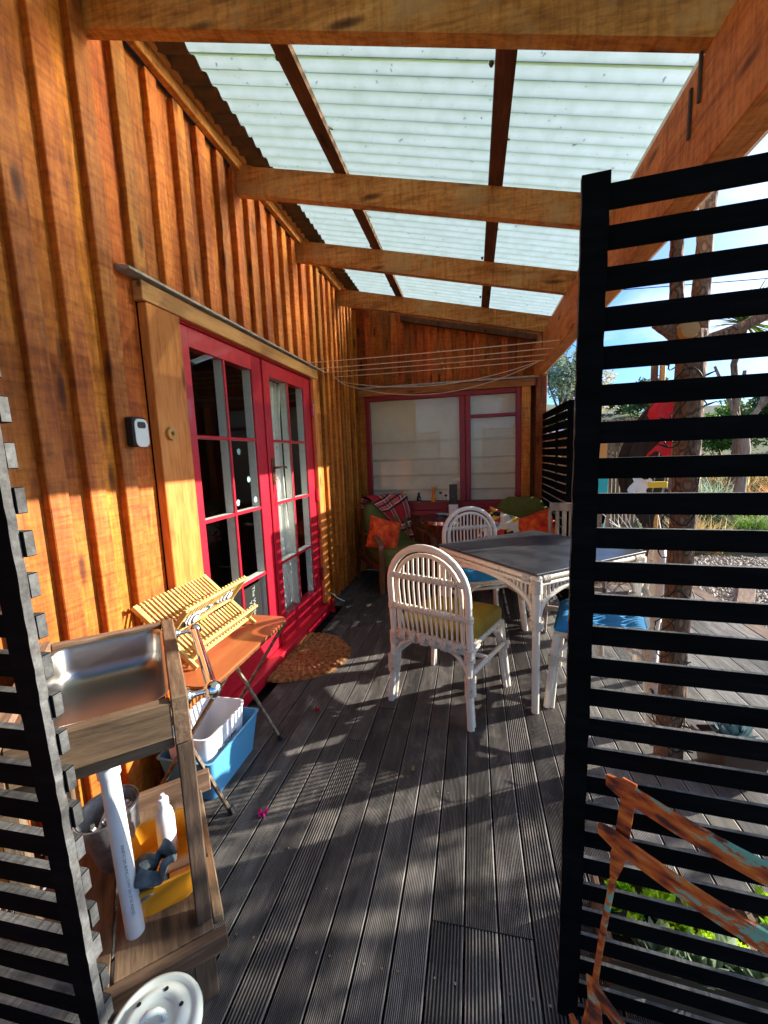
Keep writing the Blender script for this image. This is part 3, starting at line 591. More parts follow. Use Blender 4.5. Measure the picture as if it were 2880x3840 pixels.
while Y0 < 4.75:
    wdt = pit_*10; mb = MB(); ny = 80
    def sf(u, v, Y0=Y0, wdt=wdt):
        y = Y0+u*(wdt+.02); x = -1.125+v*1.925; return (x, y, 3.016+SLP*(x+1.30)+.0095*math.cos(2*pi*y/pit_)+(.0012 if k % 2 else 0))
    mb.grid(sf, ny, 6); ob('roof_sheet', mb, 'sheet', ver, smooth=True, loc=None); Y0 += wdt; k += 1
mb = MB(); mb.grid(lambda u, v: (-1.75+v*.655, -.6+5.4*u, 3.008+SLP*(-1.75+v*.655+1.30)+.0095*math.cos(2*pi*(-.6+5.4*u)/pit_)), 420, 3); ob('iron_roof_edge', mb, 'iron', ver, smooth=True)
for x in (-.680, .120):
    for k in range(12):
        y = .2+k*.382; z = 3.016+SLP*(x+1.30)+.0095*math.cos(2*pi*y/pit_)
        ob('roof_screw', MB().lathe([(.0, -.010), (.005, -.010), (.009, -.003), (.009, .004), (0, .006)], 8, cen=(x+.045*(1 if k % 2 else -1), y, z)), 'iron', ver)
for (y, z) in ((1.45, 2.36), (1.50, 2.30), (4.15, 2.34)):
    ob('nail_plate', MB().box((.6125, y, z-.10), (.6195, y+.010, z+.03)), 'iron', ver)
# ------------------------------------------------------------------ slatted screens
def screen(name, label, edge, tilt, side, ztop, n, length, dirx, post_w=.044, group=None):
    # edge = (x, y) of the post's visible outer edge at the floor; side = +1 slats run to +X, -1 to -X; dirx = dy per unit x
    t = thing(name, label, 'screen', (edge[0], edge[1], 0), math.atan2(dirx*side, side) if side > 0 else math.atan2(-dirx, 1), group)
    t.rotation_euler = (math.atan(-tilt[1])*1.0, math.atan(tilt[0]), t.rotation_euler[2]); pd, sd_ = (.016, .010) if side > 0 else (.014, .0165)
    rs = random.Random(5+side)
    x0, x1 = (0, post_w) if side > 0 else (-post_w, 0.0)
    # post: rough edge
    mb = MB(); ns = 90; vs = []
    for k in range(ns+1):
        z = .012+(ztop+.012-.012)*k/ns; j = rs.uniform(-.0011, .0011); j2 = rs.uniform(-.0011, .0011)
        vs += [(x0+j2, -pd, z), (x1+j, -pd, z), (x1+j*.6, 0, z), (x0+j2*.6, 0, z)]
    fs = []
    for k in range(ns):
        for q in range(4): fs.append((k*4+q, k*4+(q+1) % 4, (k+1)*4+(q+1) % 4, (k+1)*4+q))
    fs += [(3,2,1,0), (ns*4, ns*4+1, ns*4+2, ns*4+3)]
    mb.add(vs, fs, 0)
    # sawn edge faces get a lighter grey, the light on them put into the colour
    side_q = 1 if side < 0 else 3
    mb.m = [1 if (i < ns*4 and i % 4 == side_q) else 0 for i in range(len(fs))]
    ob('post', mb, ('blackwood', 'litedge'), t)
    xa = x1+length if side > 0 else x0-length
    mb2 = MB().box((min(xa, xa+.05*side), -pd, .012), (max(xa, xa+.05*side), 0, ztop+.012), c=.002); ob('post', mb2, 'blackwood', t)
    for i in range(n):
        zt = ztop-i*.0676; off = rs.uniform(-.004, .006)
        a, b_ = (x0+.004+off if side > 0 else xa, xa if side > 0 else x1+.001+off)
        mb = MB().box((min(a, b_), .0006, zt-.0395+rs.uniform(-.001, .001)), (max(a, b_), .0006+sd_, zt), c=.0012)
        mb.m = [1 if (abs(sum(mb.v[q][2] for q in f)/len(f)-zt) < .0004 or (side < 0 and abs(sum(mb.v[q][0] for q in f)/len(f)-max(a, b_)) < .0004)) else 0 for f in mb.f]  # slat tops and left screen's slat ends coloured as if lit by the sky
        ob('slat', mb, ('blackwood', 'litedge'), t, rot=(0, rs.uniform(-.0015, .0015), 0))
    return t
screen('slatted_screen', 'black slatted timber screen on the right with rusty folding chair leaning on it', (.1840, .8955), (.0046, -.0159), 1, 1.783, 27, 1.05, -.089, group='black slatted screens at the deck entrance')
screen('slatted_screen', 'black slatted timber screen on the left in front of the outdoor sink', (-.6600, .5158), (-.0145, -.0113), -1, 1.776, 27, .62, 0.0, group='black slatted screens at the deck entrance')
# far screen beside the end window, runs along y
t = thing('slatted_screen', 'black slatted screen beyond the table standing between the house corner and the garden', 'screen', (.745, 3.54, 0))
ob('post', MB().box((-.02, 0, 0), (.02, .05, 1.70), c=.002), 'blackwood', t); ob('post', MB().box((-.02, 1.20, 0), (.02, 1.25, 1.73), c=.002), 'blackwood', t)
ob('post', MB().box((.0, .60, 0), (.02, .64, 1.70), c=.002), 'blackwood', t)
for i in range(23): ob('slat', MB().box((-.040, -.005, 1.632-i*.072), (-.021, 1.255, 1.692-i*.072), c=.0015), 'blackwood', t)

# ------------------------------------------------------------------ dining table
TB = thing('dining_table', 'square dining table with white cane apron and black painted top', 'table', (.365, 2.664, 0), R(38.4))
HT = .415
ob('tabletop', MB().box((-.425, -.425, .722), (.425, .425, .734), c=.002), 'slate', TB)
def binding(mb, p, axis, L, r, turns):
    p = Vector(p); axis = Vector(axis).normalized(); n = turns*8; pts = []
    s_ = axis.orthogonal().normalized(); u_ = axis.cross(s_)
    for k in range(n+1):
        a = 2*pi*k/8; pts.append(p+axis*(L*(k/n-.5))+(s_*math.cos(a)+u_*math.sin(a))*r)
    mb.tube(pts, L/turns*.48, 5)
for sx in (-1, 1):
    for sy in (-1, 1):
        cx, cy = sx*.405, sy*.405
        lg = MB().tube([(cx, cy, 0), (cx, cy, .35), (cx, cy, .72)], [.0185, .0195, .021], 12); ob('leg', lg, 'rattan', TB, smooth=True, angle=50)
        bd = MB(); binding(bd, (cx-sx*.012, cy-sy*.012, .465), (0, 0, 1), .048, .036, 7); ob('cane_binding', bd, 'binding', TB, smooth=True)
        bd = MB(); binding(bd, (cx, cy, .665), (0, 0, 1), .07, .027, 11)
        binding(bd, (cx-sx*.05, cy, .70), (1, 0, 0), .05, .026, 7); binding(bd, (cx, cy-sy*.05, .70), (0, 1, 0), .05, .026, 7)
        ob('cane_binding', bd, 'binding', TB, smooth=True)
for q in range(4):
    rot = Matrix.Rotation(q*pi/2, 4, 'Z')
    def T(p): return rot @ Vector(p)
    rl = MB(); rl.tube([T((-.40, -.412, .705)), T((.40, -.412, .705))], .0155, 10); rl.tube([T((-.40, -.418, .676)), T((.40, -.418, .676))], .010, 8); ob('rail', rl, 'rattan', TB, smooth=True, angle=50)
    ar = MB(); pts = []
    for k in range(25):
        a = pi*k/24; x = -.385*math.cos(a); z = .47+.185*math.sin(a)**.62 if 0 < k < 24 else .455
        pts.append(T((x, -.400, z)))
    ar.tube(pts, .0155, 10); pts2 = [p+Vector((0, 0, -.0)) for p in pts]
    ob('arched_brace', ar, 'rattan', TB, smooth=True, angle=50)
    spd = MB()
    for x in [(-.37+.027*j) for j in range(28)]:
        a = math.acos(max(-1, min(1, -x/.385))); zz = .47+.185*max(0.02, math.sin(a))**.62
        if zz < .655: spd.tube([T((x, -.402, zz-.004)), T((x, -.402, .70))], .0075, 6)
    ob('spindles', spd, 'rattan', TB, smooth=True, kind='stuff')

# ------------------------------------------------------------------ cane chairs
def cane_chair(label, cushion):
    t = thing('cane_chair', label, 'chair', group='white cane chairs around the dining table')
    mid = []
    def back_pt(s, off=0):      # s from -1 to 1 round the arch; off inwards
        pass
    W = .222-0.0
    def outer(off):
        pts = []
        for z in (.40, .50, .58, .66): pts.append((-(W-off), -.205-.035*(z-.40)/.48, z))
        for k in range(1, 16):
            a = pi*k/16; pts.append((-(W-off)*math.cos(a), -.205-.035*(.26+(.215-off)*math.sin(a))/.48, .66+(.215-off)*math.sin(a)))
        for z in (.66, .58, .50, .40): pts.append(((W-off), -.205-.035*(z-.40)/.48, z))
        return pts
    o_ = outer(0); i_ = outer(.038)
    bf = MB(); bf.tube([(-.236, -.235, 0), (-.222, -.222, .2)]+[(x, y, z) for x, y, z in o_]+[(.222, -.222, .2), (.236, -.235, 0)], .0175, 10)
    ob('back_frame', bf, 'rattan', t, smooth=True, angle=50)
    bi = MB(); bi.tube([(x, y+.004, z) for x, y, z in i_], .0115, 8); ob('inner_hoop', bi, 'rattan', t, smooth=True, angle=50)
    for s in (-1, 1):
        lg = MB().tube([(s*.232, -.206, 0), (s*.212, -.192, .2), (s*.202, -.18, .40)], .0155, 9); ob('rear_leg', lg, 'rattan', t, smooth=True, angle=50)
        lf = MB().tube([(s*.240, .245, 0), (s*.226, .225, .2), (s*.215, .205, .40)], .0185, 10); lf.tube([(s*.236, .222, 0), (s*.214, .208, .2), (s*.200, .192, .39)], .012, 8)
        ob('leg', lf, 'rattan', t, smooth=True, angle=50)
    sp_ = MB()
    for j in range(12):
        x = -.165+.030*j; a = math.acos(max(-1, min(1, -x/(W-.038)))); zt = .66+.177*math.sin(a)
        yb = lambda z: -.203-.035*(z-.40)/.48
        pts = [(x*.93, yb(.40)+.004, .395), (x*.98, yb(.52)-.010, .52), (x, yb(.66)-.012, .66), (x, yb(zt)+.002, zt)]
        m_ = MB().tube(pts, .0064, 7); ob('spindle', m_, 'rattan', t, smooth=True, angle=60)
    for z, r in ((.715, .013), (.545, .014)):
        rl = MB(); y = -.205-.035*(z-.40)/.48; w_ = W-.01
        rl.tube([(-w_, y-.006, z), (w_, y-.006, z)], r, 9); binding(rl, (-w_+.05, y-.006, z), (1, 0, 0), .10, r, 9); binding(rl, (w_-.05, y-.006, z), (1, 0, 0), .10, r, 9)
        binding(rl, (0, y-.006, z), (1, 0, 0), .2, r, 14)
        ob('back_rail', rl, 'binding', t, smooth=True)
    sr = MB(); 
    for dz, r in ((.398, .017), (.372, .015)): sr.tube([(-.205, -.205, dz), (.205, -.205, dz)], r, 8)
    for s in (-1, 1): sr.tube([(s*.208, -.20, .39), (s*.212, .205, .392)], .016, 8)
    sr.tube([(-.215, .207, .39), (.215, .207, .39)], .017, 8); sr.tube([(-.205, .196, .365), (.205, .196, .365)], .011, 8)
    for x in (-.15, -.09, -.03, .03, .09, .15): binding(sr, (x, -.206, .386), (1, 0, 0), .035, .031, 5)
    ob('seat_frame', sr, 'binding', t, smooth=True)
    st = MB().box((-.205, -.19, .390), (.205, .20, .402)); ob('seat', st, 'binding', t)
    def piece(nm, fn, mt_='binding'):
        q = MB(); fn(q); ob(nm, q, mt_, t, smooth=True)
    for s in (-1, 1):
        piece('stretcher', lambda q: q.tube([(s*.222, -.215, .26), (s*.232, .215, .27)], .0125, 8), 'rattan')
        for y in (-.208, .205):
            piece('curved_brace', lambda q: q.tube([(s*(.222-.125*(1-math.cos(a))), y, .20+.165*math.sin(a)) for a in [pi/2*k/7 for k in range(8)]], .011, 8), 'rattan')
        piece('curved_brace', lambda q: q.tube([(s*.215, y_, z_) for y_, z_ in [(-.21, .22), (-.195, .30), (-.15, .355), (-.09, .375)]], .010, 8), 'rattan')
        piece('curved_brace', lambda q: q.tube([(s*.222, y_, z_) for y_, z_ in [(.22, .22), (.20, .30), (.155, .355), (.09, .375)]], .010, 8), 'rattan')
        for p_, L_, r_, n_ in (((s*.226, -.216, .215), .10, .0255, 12), ((s*.228, .218, .26), .05, .026, 6), ((s*.219, -.205, .36), .07, .024, 8), ((s*.221, -.213, .54), .03, .02, 4)):
            piece('cane_binding', lambda q: binding(q, p_, (0, 0, 1), L_, r_, n_))
    piece('stretcher', lambda q: q.tube([(-.224, 0.0, .268), (.224, 0.0, .268)], .0125, 8), 'rattan')
    return t
def cushion_plain(mt):
    cb = MB(); rings = []
    for z, ins in ((.403, .006), (.410, 0), (.455, 0), (.468, .008), (.474, .03)):
        rings.append([(x, y, z+(.005*math.sin(x*22)*math.cos(y*17) if z > .46 else 0)) for x, y in rrect(.435-2*ins, .43-2*ins, .03, 6)])
    loft(cb, rings, cap0=True)
    n = len(rings[-1]); c0 = rings[-1]; r5 = [(x*.6, y*.6, .476) for x, y, z in c0]; r6 = [(x*.2, y*.2, .474) for x, y, z in c0]; loft(cb, [c0, r5, r6], cap1=True)
    return cb
def cushion_tufted():
    cb = MB(); nb = 3
    def fn(u, v):
        x = (u-.5)*.43; y = (v-.5)*.42
        e = min(1, min(u, 1-u)*9)**.5*min(1, min(v, 1-v)*9)**.5
        d = 1
        for i in range(nb):
            for j in range(nb):
                cx, cy = (-.12+.12*i), (-.12+.12*j); dd = math.hypot(x-cx, y-cy); d = min(d, dd)
        puff = min(1, d/.05)**.6
        return (x*(1-.02*(1-e)), y*(1-.02*(1-e)), .425+.035*e*(.35+.65*puff))
    cb.grid(fn, 44, 44)
    rg = []
    for z, ins in ((.402, .01), (.408, .0), (.42, -.004), (.428, .002)): rg.append([(x, y, z) for x, y in rrect(.43-2*ins, .42-2*ins, .02, 5)])
    loft(cb, rg, cap0=True)
    return cb
ch1 = cane_chair('white cane chair with mustard cushion seen from behind, nearest chair left of the table', 'm')
ch1.location = (-.138, 2.216, 0); ch1.rotation_euler = (0, 0, R(-24.5))
ch2 = copy_tree(ch1); ch2['label'] = 'white cane chair facing the camera behind the table, blue cushion under the tabletop'
ch2.location = (.055, 3.255, 0); ch2.rotation_euler = (0, 0, R(180+23))
ch3 = copy_tree(ch1); ch3['label'] = 'white cane chair with blue cushion seen through the right slatted screen'
ch3.location = (.665, 2.325, 0); ch3.rotation_euler = (0, 0, R(75))
cc = ob('seat_cushion', cushion_plain('mustard'), 'mustard', smooth=True, angle=50, label='square mustard velvet cushion on the nearest cane chair', cat='cushion', loc=(-.138+.02*math.sin(R(24.5)), 2.216+.02*math.cos(R(24.5)), 0), rot=(0, 0, R(-24.5)))
ct = ob('seat_cushion', cushion_tufted(), 'bluecush', smooth=True, label='blue tufted cushion on the chair behind the table', cat='cushion', loc=(.063, 3.235, 0), rot=(0, 0, R(203)))
c2 = ct.copy(); C.objects.link(c2); c2['label'] = 'blue tufted cushion on the chair behind the right slatted screen'; c2.location = (.655, 2.328, .0); c2.rotation_euler = (0, 0, R(75))

# ------------------------------------------------------------------ silvered folding garden chair
gc = thing('garden_chair', 'weathered grey slatted timber garden chair at the far right side of the table', 'chair', (.745, 3.28, 0), R(165.5))
ob('top_rail', MB().box((-.21, -.232, .84), (.21, -.208, .905), c=.003), 'teak', gc); ob('lower_rail', MB().box((-.20, -.225, .50), (.20, -.205, .545), c=.003), 'teak', gc)
for i in range(7): ob('back_slat', MB().box((-.165+.05*i, -.226, .545), (-.135+.05*i, -.212, .84), c=.002), 'teak', gc)
for s in (-1, 1):
    ob('rear_leg', MB().beam((s*.205, -.26, 0), (s*.205, -.215, .86), .022, .038, c=.002), 'teak', gc); ob('leg', MB().beam((s*.19, .24, 0), (s*.19, -.18, .62), .022, .038, c=.002), 'teak', gc)
    ob('arm', MB().box((s*.22-.025, -.2, .64), (s*.22+.025, .22, .66), c=.003), 'teak', gc)
for i in range(6): ob('seat_slat', MB().box((-.19, -.17+.068*i, .425), (.19, -.12+.068*i, .442), c=.002), 'teak', gc)
ob('stretcher', MB().box((-.19, .13, .14), (.19, .15, .175)), 'teak', gc); ob('stretcher', MB().box((-.2, -.258, .2), (.2, -.24, .235)), 'teak', gc)

# ------------------------------------------------------------------ armchairs
def armchair(label, loc, rz):
    t = thing('armchair', label, 'armchair', loc, rz, 'olive armchairs with bent timber arms below the window')
    bk = MB(); th = R(-16)
    def sec(s, z):  # rounded back cushion sections
        ww = .245 if z < .55 else .245*math.sqrt(max(.02, 1-((z-.55)/.31)**4))
        return ww
    rings = []
    for k in range(15):
        v = k/14; z = .30+.55*v; hw = .25*(1-max(0, (v-.72)/.28)**3*.45); dp = .055*(1-max(0, (v-.86)/.14)**2*.7)
        y = -.16-.15*v
        rings.append([(x, y+yy, z+(.018*(1-(x/hw)**2) if v > .8 else 0)) for x, yy in rrect(hw*2, dp*2, min(dp*.9, .05), 5)])
    loft(bk, rings, cap0=True, cap1=True); ob('backrest', bk, 'greenfab', t, smooth=True, angle=60)
    pip = MB(); ob('seat', loft(MB(), [[(x, y+.05, z) for x, y in rrect(.52-2*i, .50-2*i, .05, 5)] for z, i in ((.25, .02), (.27, 0), (.37, 0), (.405, .02), (.415, .06))], cap0=True, cap1=True), 'greenfab', t, smooth=True, angle=60)
    for s in (-1, 1):
        pts = [(-.30, .50), (-.12, .535), (.08, .545), (.20, .53), (.27, .48), (.295, .40), (.29, .2), (.285, 0)]
        P2 = []
        for i in range(len(pts)-1):
            for q in range(4):
                u = q/4; p0 = pts[max(i-1, 0)]; p1 = pts[i]; p2 = pts[i+1]; p3 = pts[min(i+2, len(pts)-1)]
                P2.append(tuple(.5*((2*p1[a])+(-p0[a]+p2[a])*u+(2*p0[a]-5*p1[a]+4*p2[a]-p3[a])*u*u+(-p0[a]+3*p1[a]-3*p2[a]+p3[a])*u**3) for a in (0, 1)))
        P2.append(pts[-1])
        rg = []
        for i, (y, z) in enumerate(P2):
            a = P2[max(0, i-1)]; b_ = P2[min(len(P2)-1, i+1)]; d = Vector((b_[0]-a[0], b_[1]-a[1])).normalized(); n_ = Vector((-d.y, d.x))*.011
            x = s*.29
            rg.append([(x-.026, y+n_.x, z+n_.y), (x+.026, y+n_.x, z+n_.y), (x+.026, y-n_.x, z-n_.y), (x-.026, y-n_.x, z-n_.y)])
        ob('arm', loft(MB(), rg, cap0=True, cap1=True), 'armwood', t)
        ob('rear_leg', MB().beam((s*.29, -.40, 0), (s*.29, -.27, .51), .026, .04, c=.002), 'armwood', t)
        ob('side_rail', MB().box((s*.29-.012, -.33, .22), (s*.29+.012, .28, .28), c=.003), 'armwood', t)
    ob('front_rail', MB().box((-.28, .26, .20), (.28, .285, .27), c=.003), 'armwood', t)
    return t
A1 = armchair('olive armchair in the left corner with tartan rug over its back', (-.793, 4.22, 0), R(215))
A2 = copy_tree(A1); A2['label'] = 'olive armchair right of the round table with two cushions'; A2.location = (.43, 4.19, 0); A2.rotation_euler = (0, 0, R(180-10))
# tartan
m, t_, b = newmat('red_tartan_wool'); tcn = N(t_, 'ShaderNodeTexCoord'); se = N(t_, 'ShaderNodeSeparateXYZ'); t_.links.new(tcn.outputs['UV'], se.inputs[0])
def stripes(src, freq, lo, hi, off=0.0):
    a = N(t_, 'ShaderNodeMath', operation='MULTIPLY_ADD'); a.inputs[1].default_value = freq; a.inputs[2].default_value = off; t_.links.new(src, a.inputs[0])
    f_ = N(t_, 'ShaderNodeMath', operation='FRACT'); t_.links.new(a.outputs[0], f_.inputs[0])
    c = N(t_, 'ShaderNodeMath', operation='COMPARE'); c.inputs[1].default_value = (lo+hi)/2; c.inputs[2].default_value = (hi-lo)/2; t_.links.new(f_.outputs[0], c.inputs[0]); return c.outputs[0]
col = None
def layer(base, fac, c, k=1.0):
    mm_ = N(t_, 'ShaderNodeMixRGB'); mm_.inputs['Color2'].default_value = (*c, 1)
    s_ = N(t_, 'ShaderNodeMath', operation='MULTIPLY'); s_.inputs[1].default_value = k; t_.links.new(fac, s_.inputs[0]); t_.links.new(s_.outputs[0], mm_.inputs['Fac'])
    if base is None: mm_.inputs['Color1'].default_value = (.42, .012, .016, 1)
    else: t_.links.new(base, mm_.inputs['Color1'])
    return mm_.outputs['Color']
for ax in ('X', 'Y'):
    col = layer(col, stripes(se.outputs[ax], 2.2, .25, .62), (.60, .16, .13), .55)
for ax in ('X', 'Y'):
    for lo, hi in ((.18, .25), (.62, .69), (.40, .46)): col = layer(col, stripes(se.outputs[ax], 2.2, lo, hi), (.012, .010, .012), .92)
    col = layer(col, stripes(se.outputs[ax], 2.2, .265, .285), (.8, .75, .68), .85); col = layer(col, stripes(se.outputs[ax], 2.2, .595, .61), (.8, .75, .68), .85)
t_.links.new(col, b.inputs['Base Color']); b.inputs['Roughness'].default_value = .95; M['tartan'] = m
def uvgrid(nm, fn, nu, nv, mt, **k):
    mb = MB(); mb.grid(fn, nu, nv); o = ob(nm, mb, mt, smooth=True, **k); me = o.data; uv = me.uv_layers.new(name='UV')
    for poly in me.polygons:
        for li in poly.loop_indices:
            vi = me.loops[li].vertex_index; uu, vv = (vi//nv)/(nu-1), (vi % nv)/(nv-1); uv.data[li].uv = (uu*.94-vv*.34, uu*.34+vv*.94)
    return o
def rug(u, v):
    # drapes over the top of the backrest of A1, local x across, front side longer
    s = (v-.30)*.74; x = .235-.52*u-.45*max(0, s)*(1-u)
    wob = .012*math.sin(u*15+v*5)+.008*math.sin(v*19+u*3)
    top = .885-.10*max(0, abs(x)-.20)*2
    if s < 0: y = -.385+.02*s; z = top+s*.85
    else:
        L = s-0.0
        if L < .10: a = L/.10; y = -.385+.13*a; z = top+.020*math.sin(a*pi)
        else: y = -.255+(L-.10)*.25; z = top-(L-.10)*.88*(.62+.75*u)
    return (x, y+wob, z)
uvgrid('tartan_rug', rug, 40, 40, 'tartan', label='red and black tartan wool rug draped over the back of the left armchair', cat='blanket', loc=(-.793, 4.22, 0), rot=(0, 0, R(215)))
# cushions
m, t_, b = newmat('orange_flower_print'); tcn = N(t_, 'ShaderNodeTexCoord'); mpn = N(t_, 'ShaderNodeMapping'); t_.links.new(tcn.outputs['Object'], mpn.inputs['Vector'])
wv = N(t_, 'ShaderNodeTexVoronoi', Scale=11.0); nn = N(t_, 'ShaderNodeTexNoise', Scale=9.0, Detail=4.0, Distortion=2.0); t_.links.new(mpn.outputs[0], wv.inputs['Vector']); t_.links.new(mpn.outputs[0], nn.inputs['Vector'])
rp = ramp(t_, [(.34, (.16, .010, .02)), (.48, (.50, .022, .008)), (.66, (.66, .055, .006)), (.84, (.80, .14, .012))]); mxx = N(t_, 'ShaderNodeMath', operation='MULTIPLY_ADD'); mxx.inputs[1].default_value = .35; t_.links.new(wv.outputs['Distance'], mxx.inputs[0]); t_.links.new(nn.outputs['Fac'], mxx.inputs[2])
t_.links.new(mxx.outputs[0], rp.inputs['Fac']); t_.links.new(rp.outputs['Color'], b.inputs['Base Color']); b.inputs['Roughness'].default_value = .9; M['flower'] = m
m, t_, b = newmat('patchwork_print'); tcn = N(t_, 'ShaderNodeTexCoord'); mpn = N(t_, 'ShaderNodeMapping'); mpn.inputs['Scale'].default_value = (15, 15, 3); mpn.inputs['Rotation'].default_value = (0, 0, .6); t_.links.new(tcn.outputs['Object'], mpn.inputs['Vector'])
vo = N(t_, 'ShaderNodeTexVoronoi', Scale=1.0, distance='MANHATTAN'); t_.links.new(mpn.outputs[0], vo.inputs['Vector']); wn = N(t_, 'ShaderNodeTexWhiteNoise'); t_.links.new(vo.outputs['Color'], wn.inputs['Vector'])
rp = ramp(t_, [(0, (.75, .68, .50)), (.2, (.012, .012, .015)), (.4, (.78, .42, .03)), (.55, (.55, .03, .02)), (.7, (.20, .36, .34)), (.85, (.75, .68, .50))]); rp.color_ramp.interpolation = 'CONSTANT'
t_.links.new(wn.outputs['Value'], rp.inputs['Fac']); t_.links.new(rp.outputs['Color'], b.inputs['Base Color']); b.inputs['Roughness'].default_value = .9; M['patch'] = m
def pillow(nm, mt, size, label, mat):
    mb = MB()
    for s in (1, -1):
        def fn(u, v, s=s):
            x = (u-.5)*size; y = (v-.5)*size; e = (max(0, 1-abs(2*u-1)**2.6)*max(0, 1-abs(2*v-1)**2.6))**.5
            pinch = 1-.07*(1-abs(2*u-1)**2)*abs(2*v-1)-.0; pn2 = 1-.07*(1-abs(2*v-1)**2)*abs(2*u-1)
            return (x*pn2, y*pinch, s*.065*e+.003*math.sin(x*40+y*31)*e)
        mb.grid(fn, 22, 22)
    o = ob(nm, mb, mt, smooth=True, label=label, cat='cushion'); o.matrix_world = mat; return o
def PM(loc, rx, ry, rz): return Matrix.Translation(loc) @ Matrix.Rotation(rz, 4, 'Z') @ Matrix.Rotation(rx, 4, 'X') @ Matrix.Rotation(ry, 4, 'Y')
pillow('scatter_cushion', 'flower', .34, 'orange flower print cushion leaning in the left armchair', PM((-.88, 4.05, .545), R(64), R(0), R(33)) @ Matrix.Rotation(R(-20), 4, 'Z'))
pillow('scatter_cushion', 'flower', .36, 'orange flower print cushion lying on the right armchair beside the garden chair', PM((.575, 4.00, .605), R(52), R(0), R(-20)) @ Matrix.Rotation(R(28), 4, 'Z'))
pillow('scatter_cushion', 'patch', .40, 'patchwork cushion with cream, black and yellow shapes on the right armchair', PM((.27, 4.05, .58), R(58), R(0), R(8)) @ Matrix.Rotation(R(-25), 4, 'Z'))
# ------------------------------------------------------------------ round side table and its things
rt_ = thing('side_table', 'small round side table with chrome rim between the two armchairs', 'table', (-.275, 4.38, 0))
M['rtop'] = plain('dark_red_laminate', (.05, .012, .010), .2, spec=.6)
ob('tabletop', MB().lathe([(0.0, .656), (.270, .656)], 48), 'rtop', rt_)
ob('rim', MB().lathe([(.270, .6565), (.276, .6565), (.276, .622), (.268, .622), (.268, .628), (0, .628)], 48), 'chrome', rt_, smooth=True, angle=40)
for k in range(3):
    a = R(90+120*k+20); ob('leg', MB().tube([(.12*math.cos(a), .12*math.sin(a), .628), (.24*math.cos(a), .24*math.sin(a), 0)], .011, 8), 'armwood', rt_)
def dish(loc, r, label):
    mb = MB().lathe([(0, .004), (r*.6, .004), (r*.92, .022), (r, .026), (r*.93, .028), (r*.6, .012), (0, .010)], 24); mb.v = [(x, y*.55, z) for x, y, z in mb.v]
    return ob('trinket_dish', mb, 'shell', smooth=True, label=label, cat='dish', loc=loc, group=None)
M['shell'] = plain('pale_blue_glazed_shell', (.30, .55, .66), .2, noise=(18, .42, .52, (.78, .80, .78)))
dish((-.33, 4.53, .656), .075, 'pale blue oval dish nearer the left on the round table'); dish((-.245, 4.47, .656), .065, 'pale blue oval dish nearer the cane chair on the round table')
sp = thing('speaker', 'tall black speckled box on a white block on the round table', 'box', (-.207, 4.46, .656))
M['speck'] = plain('black_with_white_specks', (.008, .008, .009), .4, noise=(55, .30, .31, (.8, .8, .75)))
ob('box_body', MB().box((-.042, -.03, .135), (.042, .03, .345), c=.003), 'speck', sp); ob('block', MB().box((-.048, -.035, 0), (.048, .035, .134), c=.003), 'white', sp)
df = thing('dried_flowers', 'dried seed heads standing left of the black box', 'dried flowers', (-.27, 4.52, .656))
stt = MB()
for dx, hh in ((-.075, .25), (-.02, .22), (.01, .15)): stt.tube([(.02, 0, 0), (dx*.4, 0, hh*.5), (dx, 0, hh)], .0025, 5)
ob('stem', stt, 'greywood', df); hdm = MB()
for dx, hh in ((-.075, .25), (-.02, .22)): hdm.lathe([(0, hh-.012), (.014, hh-.006), (.018, hh+.006), (.010, hh+.014), (0, hh+.012)], 10, cen=(dx, 0, 0))
ob('seed_head', hdm, 'brownpot', df, smooth=True)
def figurine(nm, label, cat, x, prof, mt, parts=()):
    t = thing(nm, label, cat, (x, 4.686, .694+.0)); t.location.z = .792; t.location.y = 4.708
    ob('body', MB().lathe(prof, 14), mt, t, smooth=True)
    for pn, mb, mm_ in parts: ob(pn, mb, mm_, t, smooth=True)
ob('ledge', MB().box((-.95, 4.690, .772), (-.15, 4.712, .7915), c=.002), 'winred', win)
figurine('carved_bird', 'small orange and dark carved bird, leftmost on the window ledge', 'figurine', -.775, [(0, 0), (.022, 0), (.028, .02), (.026, .05), (.018, .075), (.024, .09), (.020, .11), (0, .12)], 'yellowp', [('patch', MB().lathe([(.029, .018), (.0295, .03), (.028, .045)], 14), 'red'), ('wing', MB().box((-.028, -.012, .055), (-.012, .012, .10), c=.005), 'black'), ('wing', MB().box((.010, -.02, .02), (.027, .0, .07), c=.005), 'black')])
figurine('penguin_figurine', 'tiny black and white penguin figurine on the window ledge', 'figurine', -.605, [(0, 0), (.018, .002), (.024, .03), (.020, .06), (.012, .075), (.014, .09), (.008, .105), (0, .108)], 'black', [('belly', MB().lathe([(0, -.004), (.009, .0), (0, .004)], 8, cen=(.008, -.020, .035), ax='Y'), 'white'), ('foot', MB().box((-.02, -.03, 0), (.02, -.01, .005)), 'yellowp')])
figurine('bud_vase', 'tall amber bud vase on the window ledge', 'vase', -.44, [(0, 0), (.032, 0), (.034, .008), (.022, .03), (.016, .07), (.020, .14), (.020, .165), (.017, .165), (.015, .10), (0, .02)], 'amber')
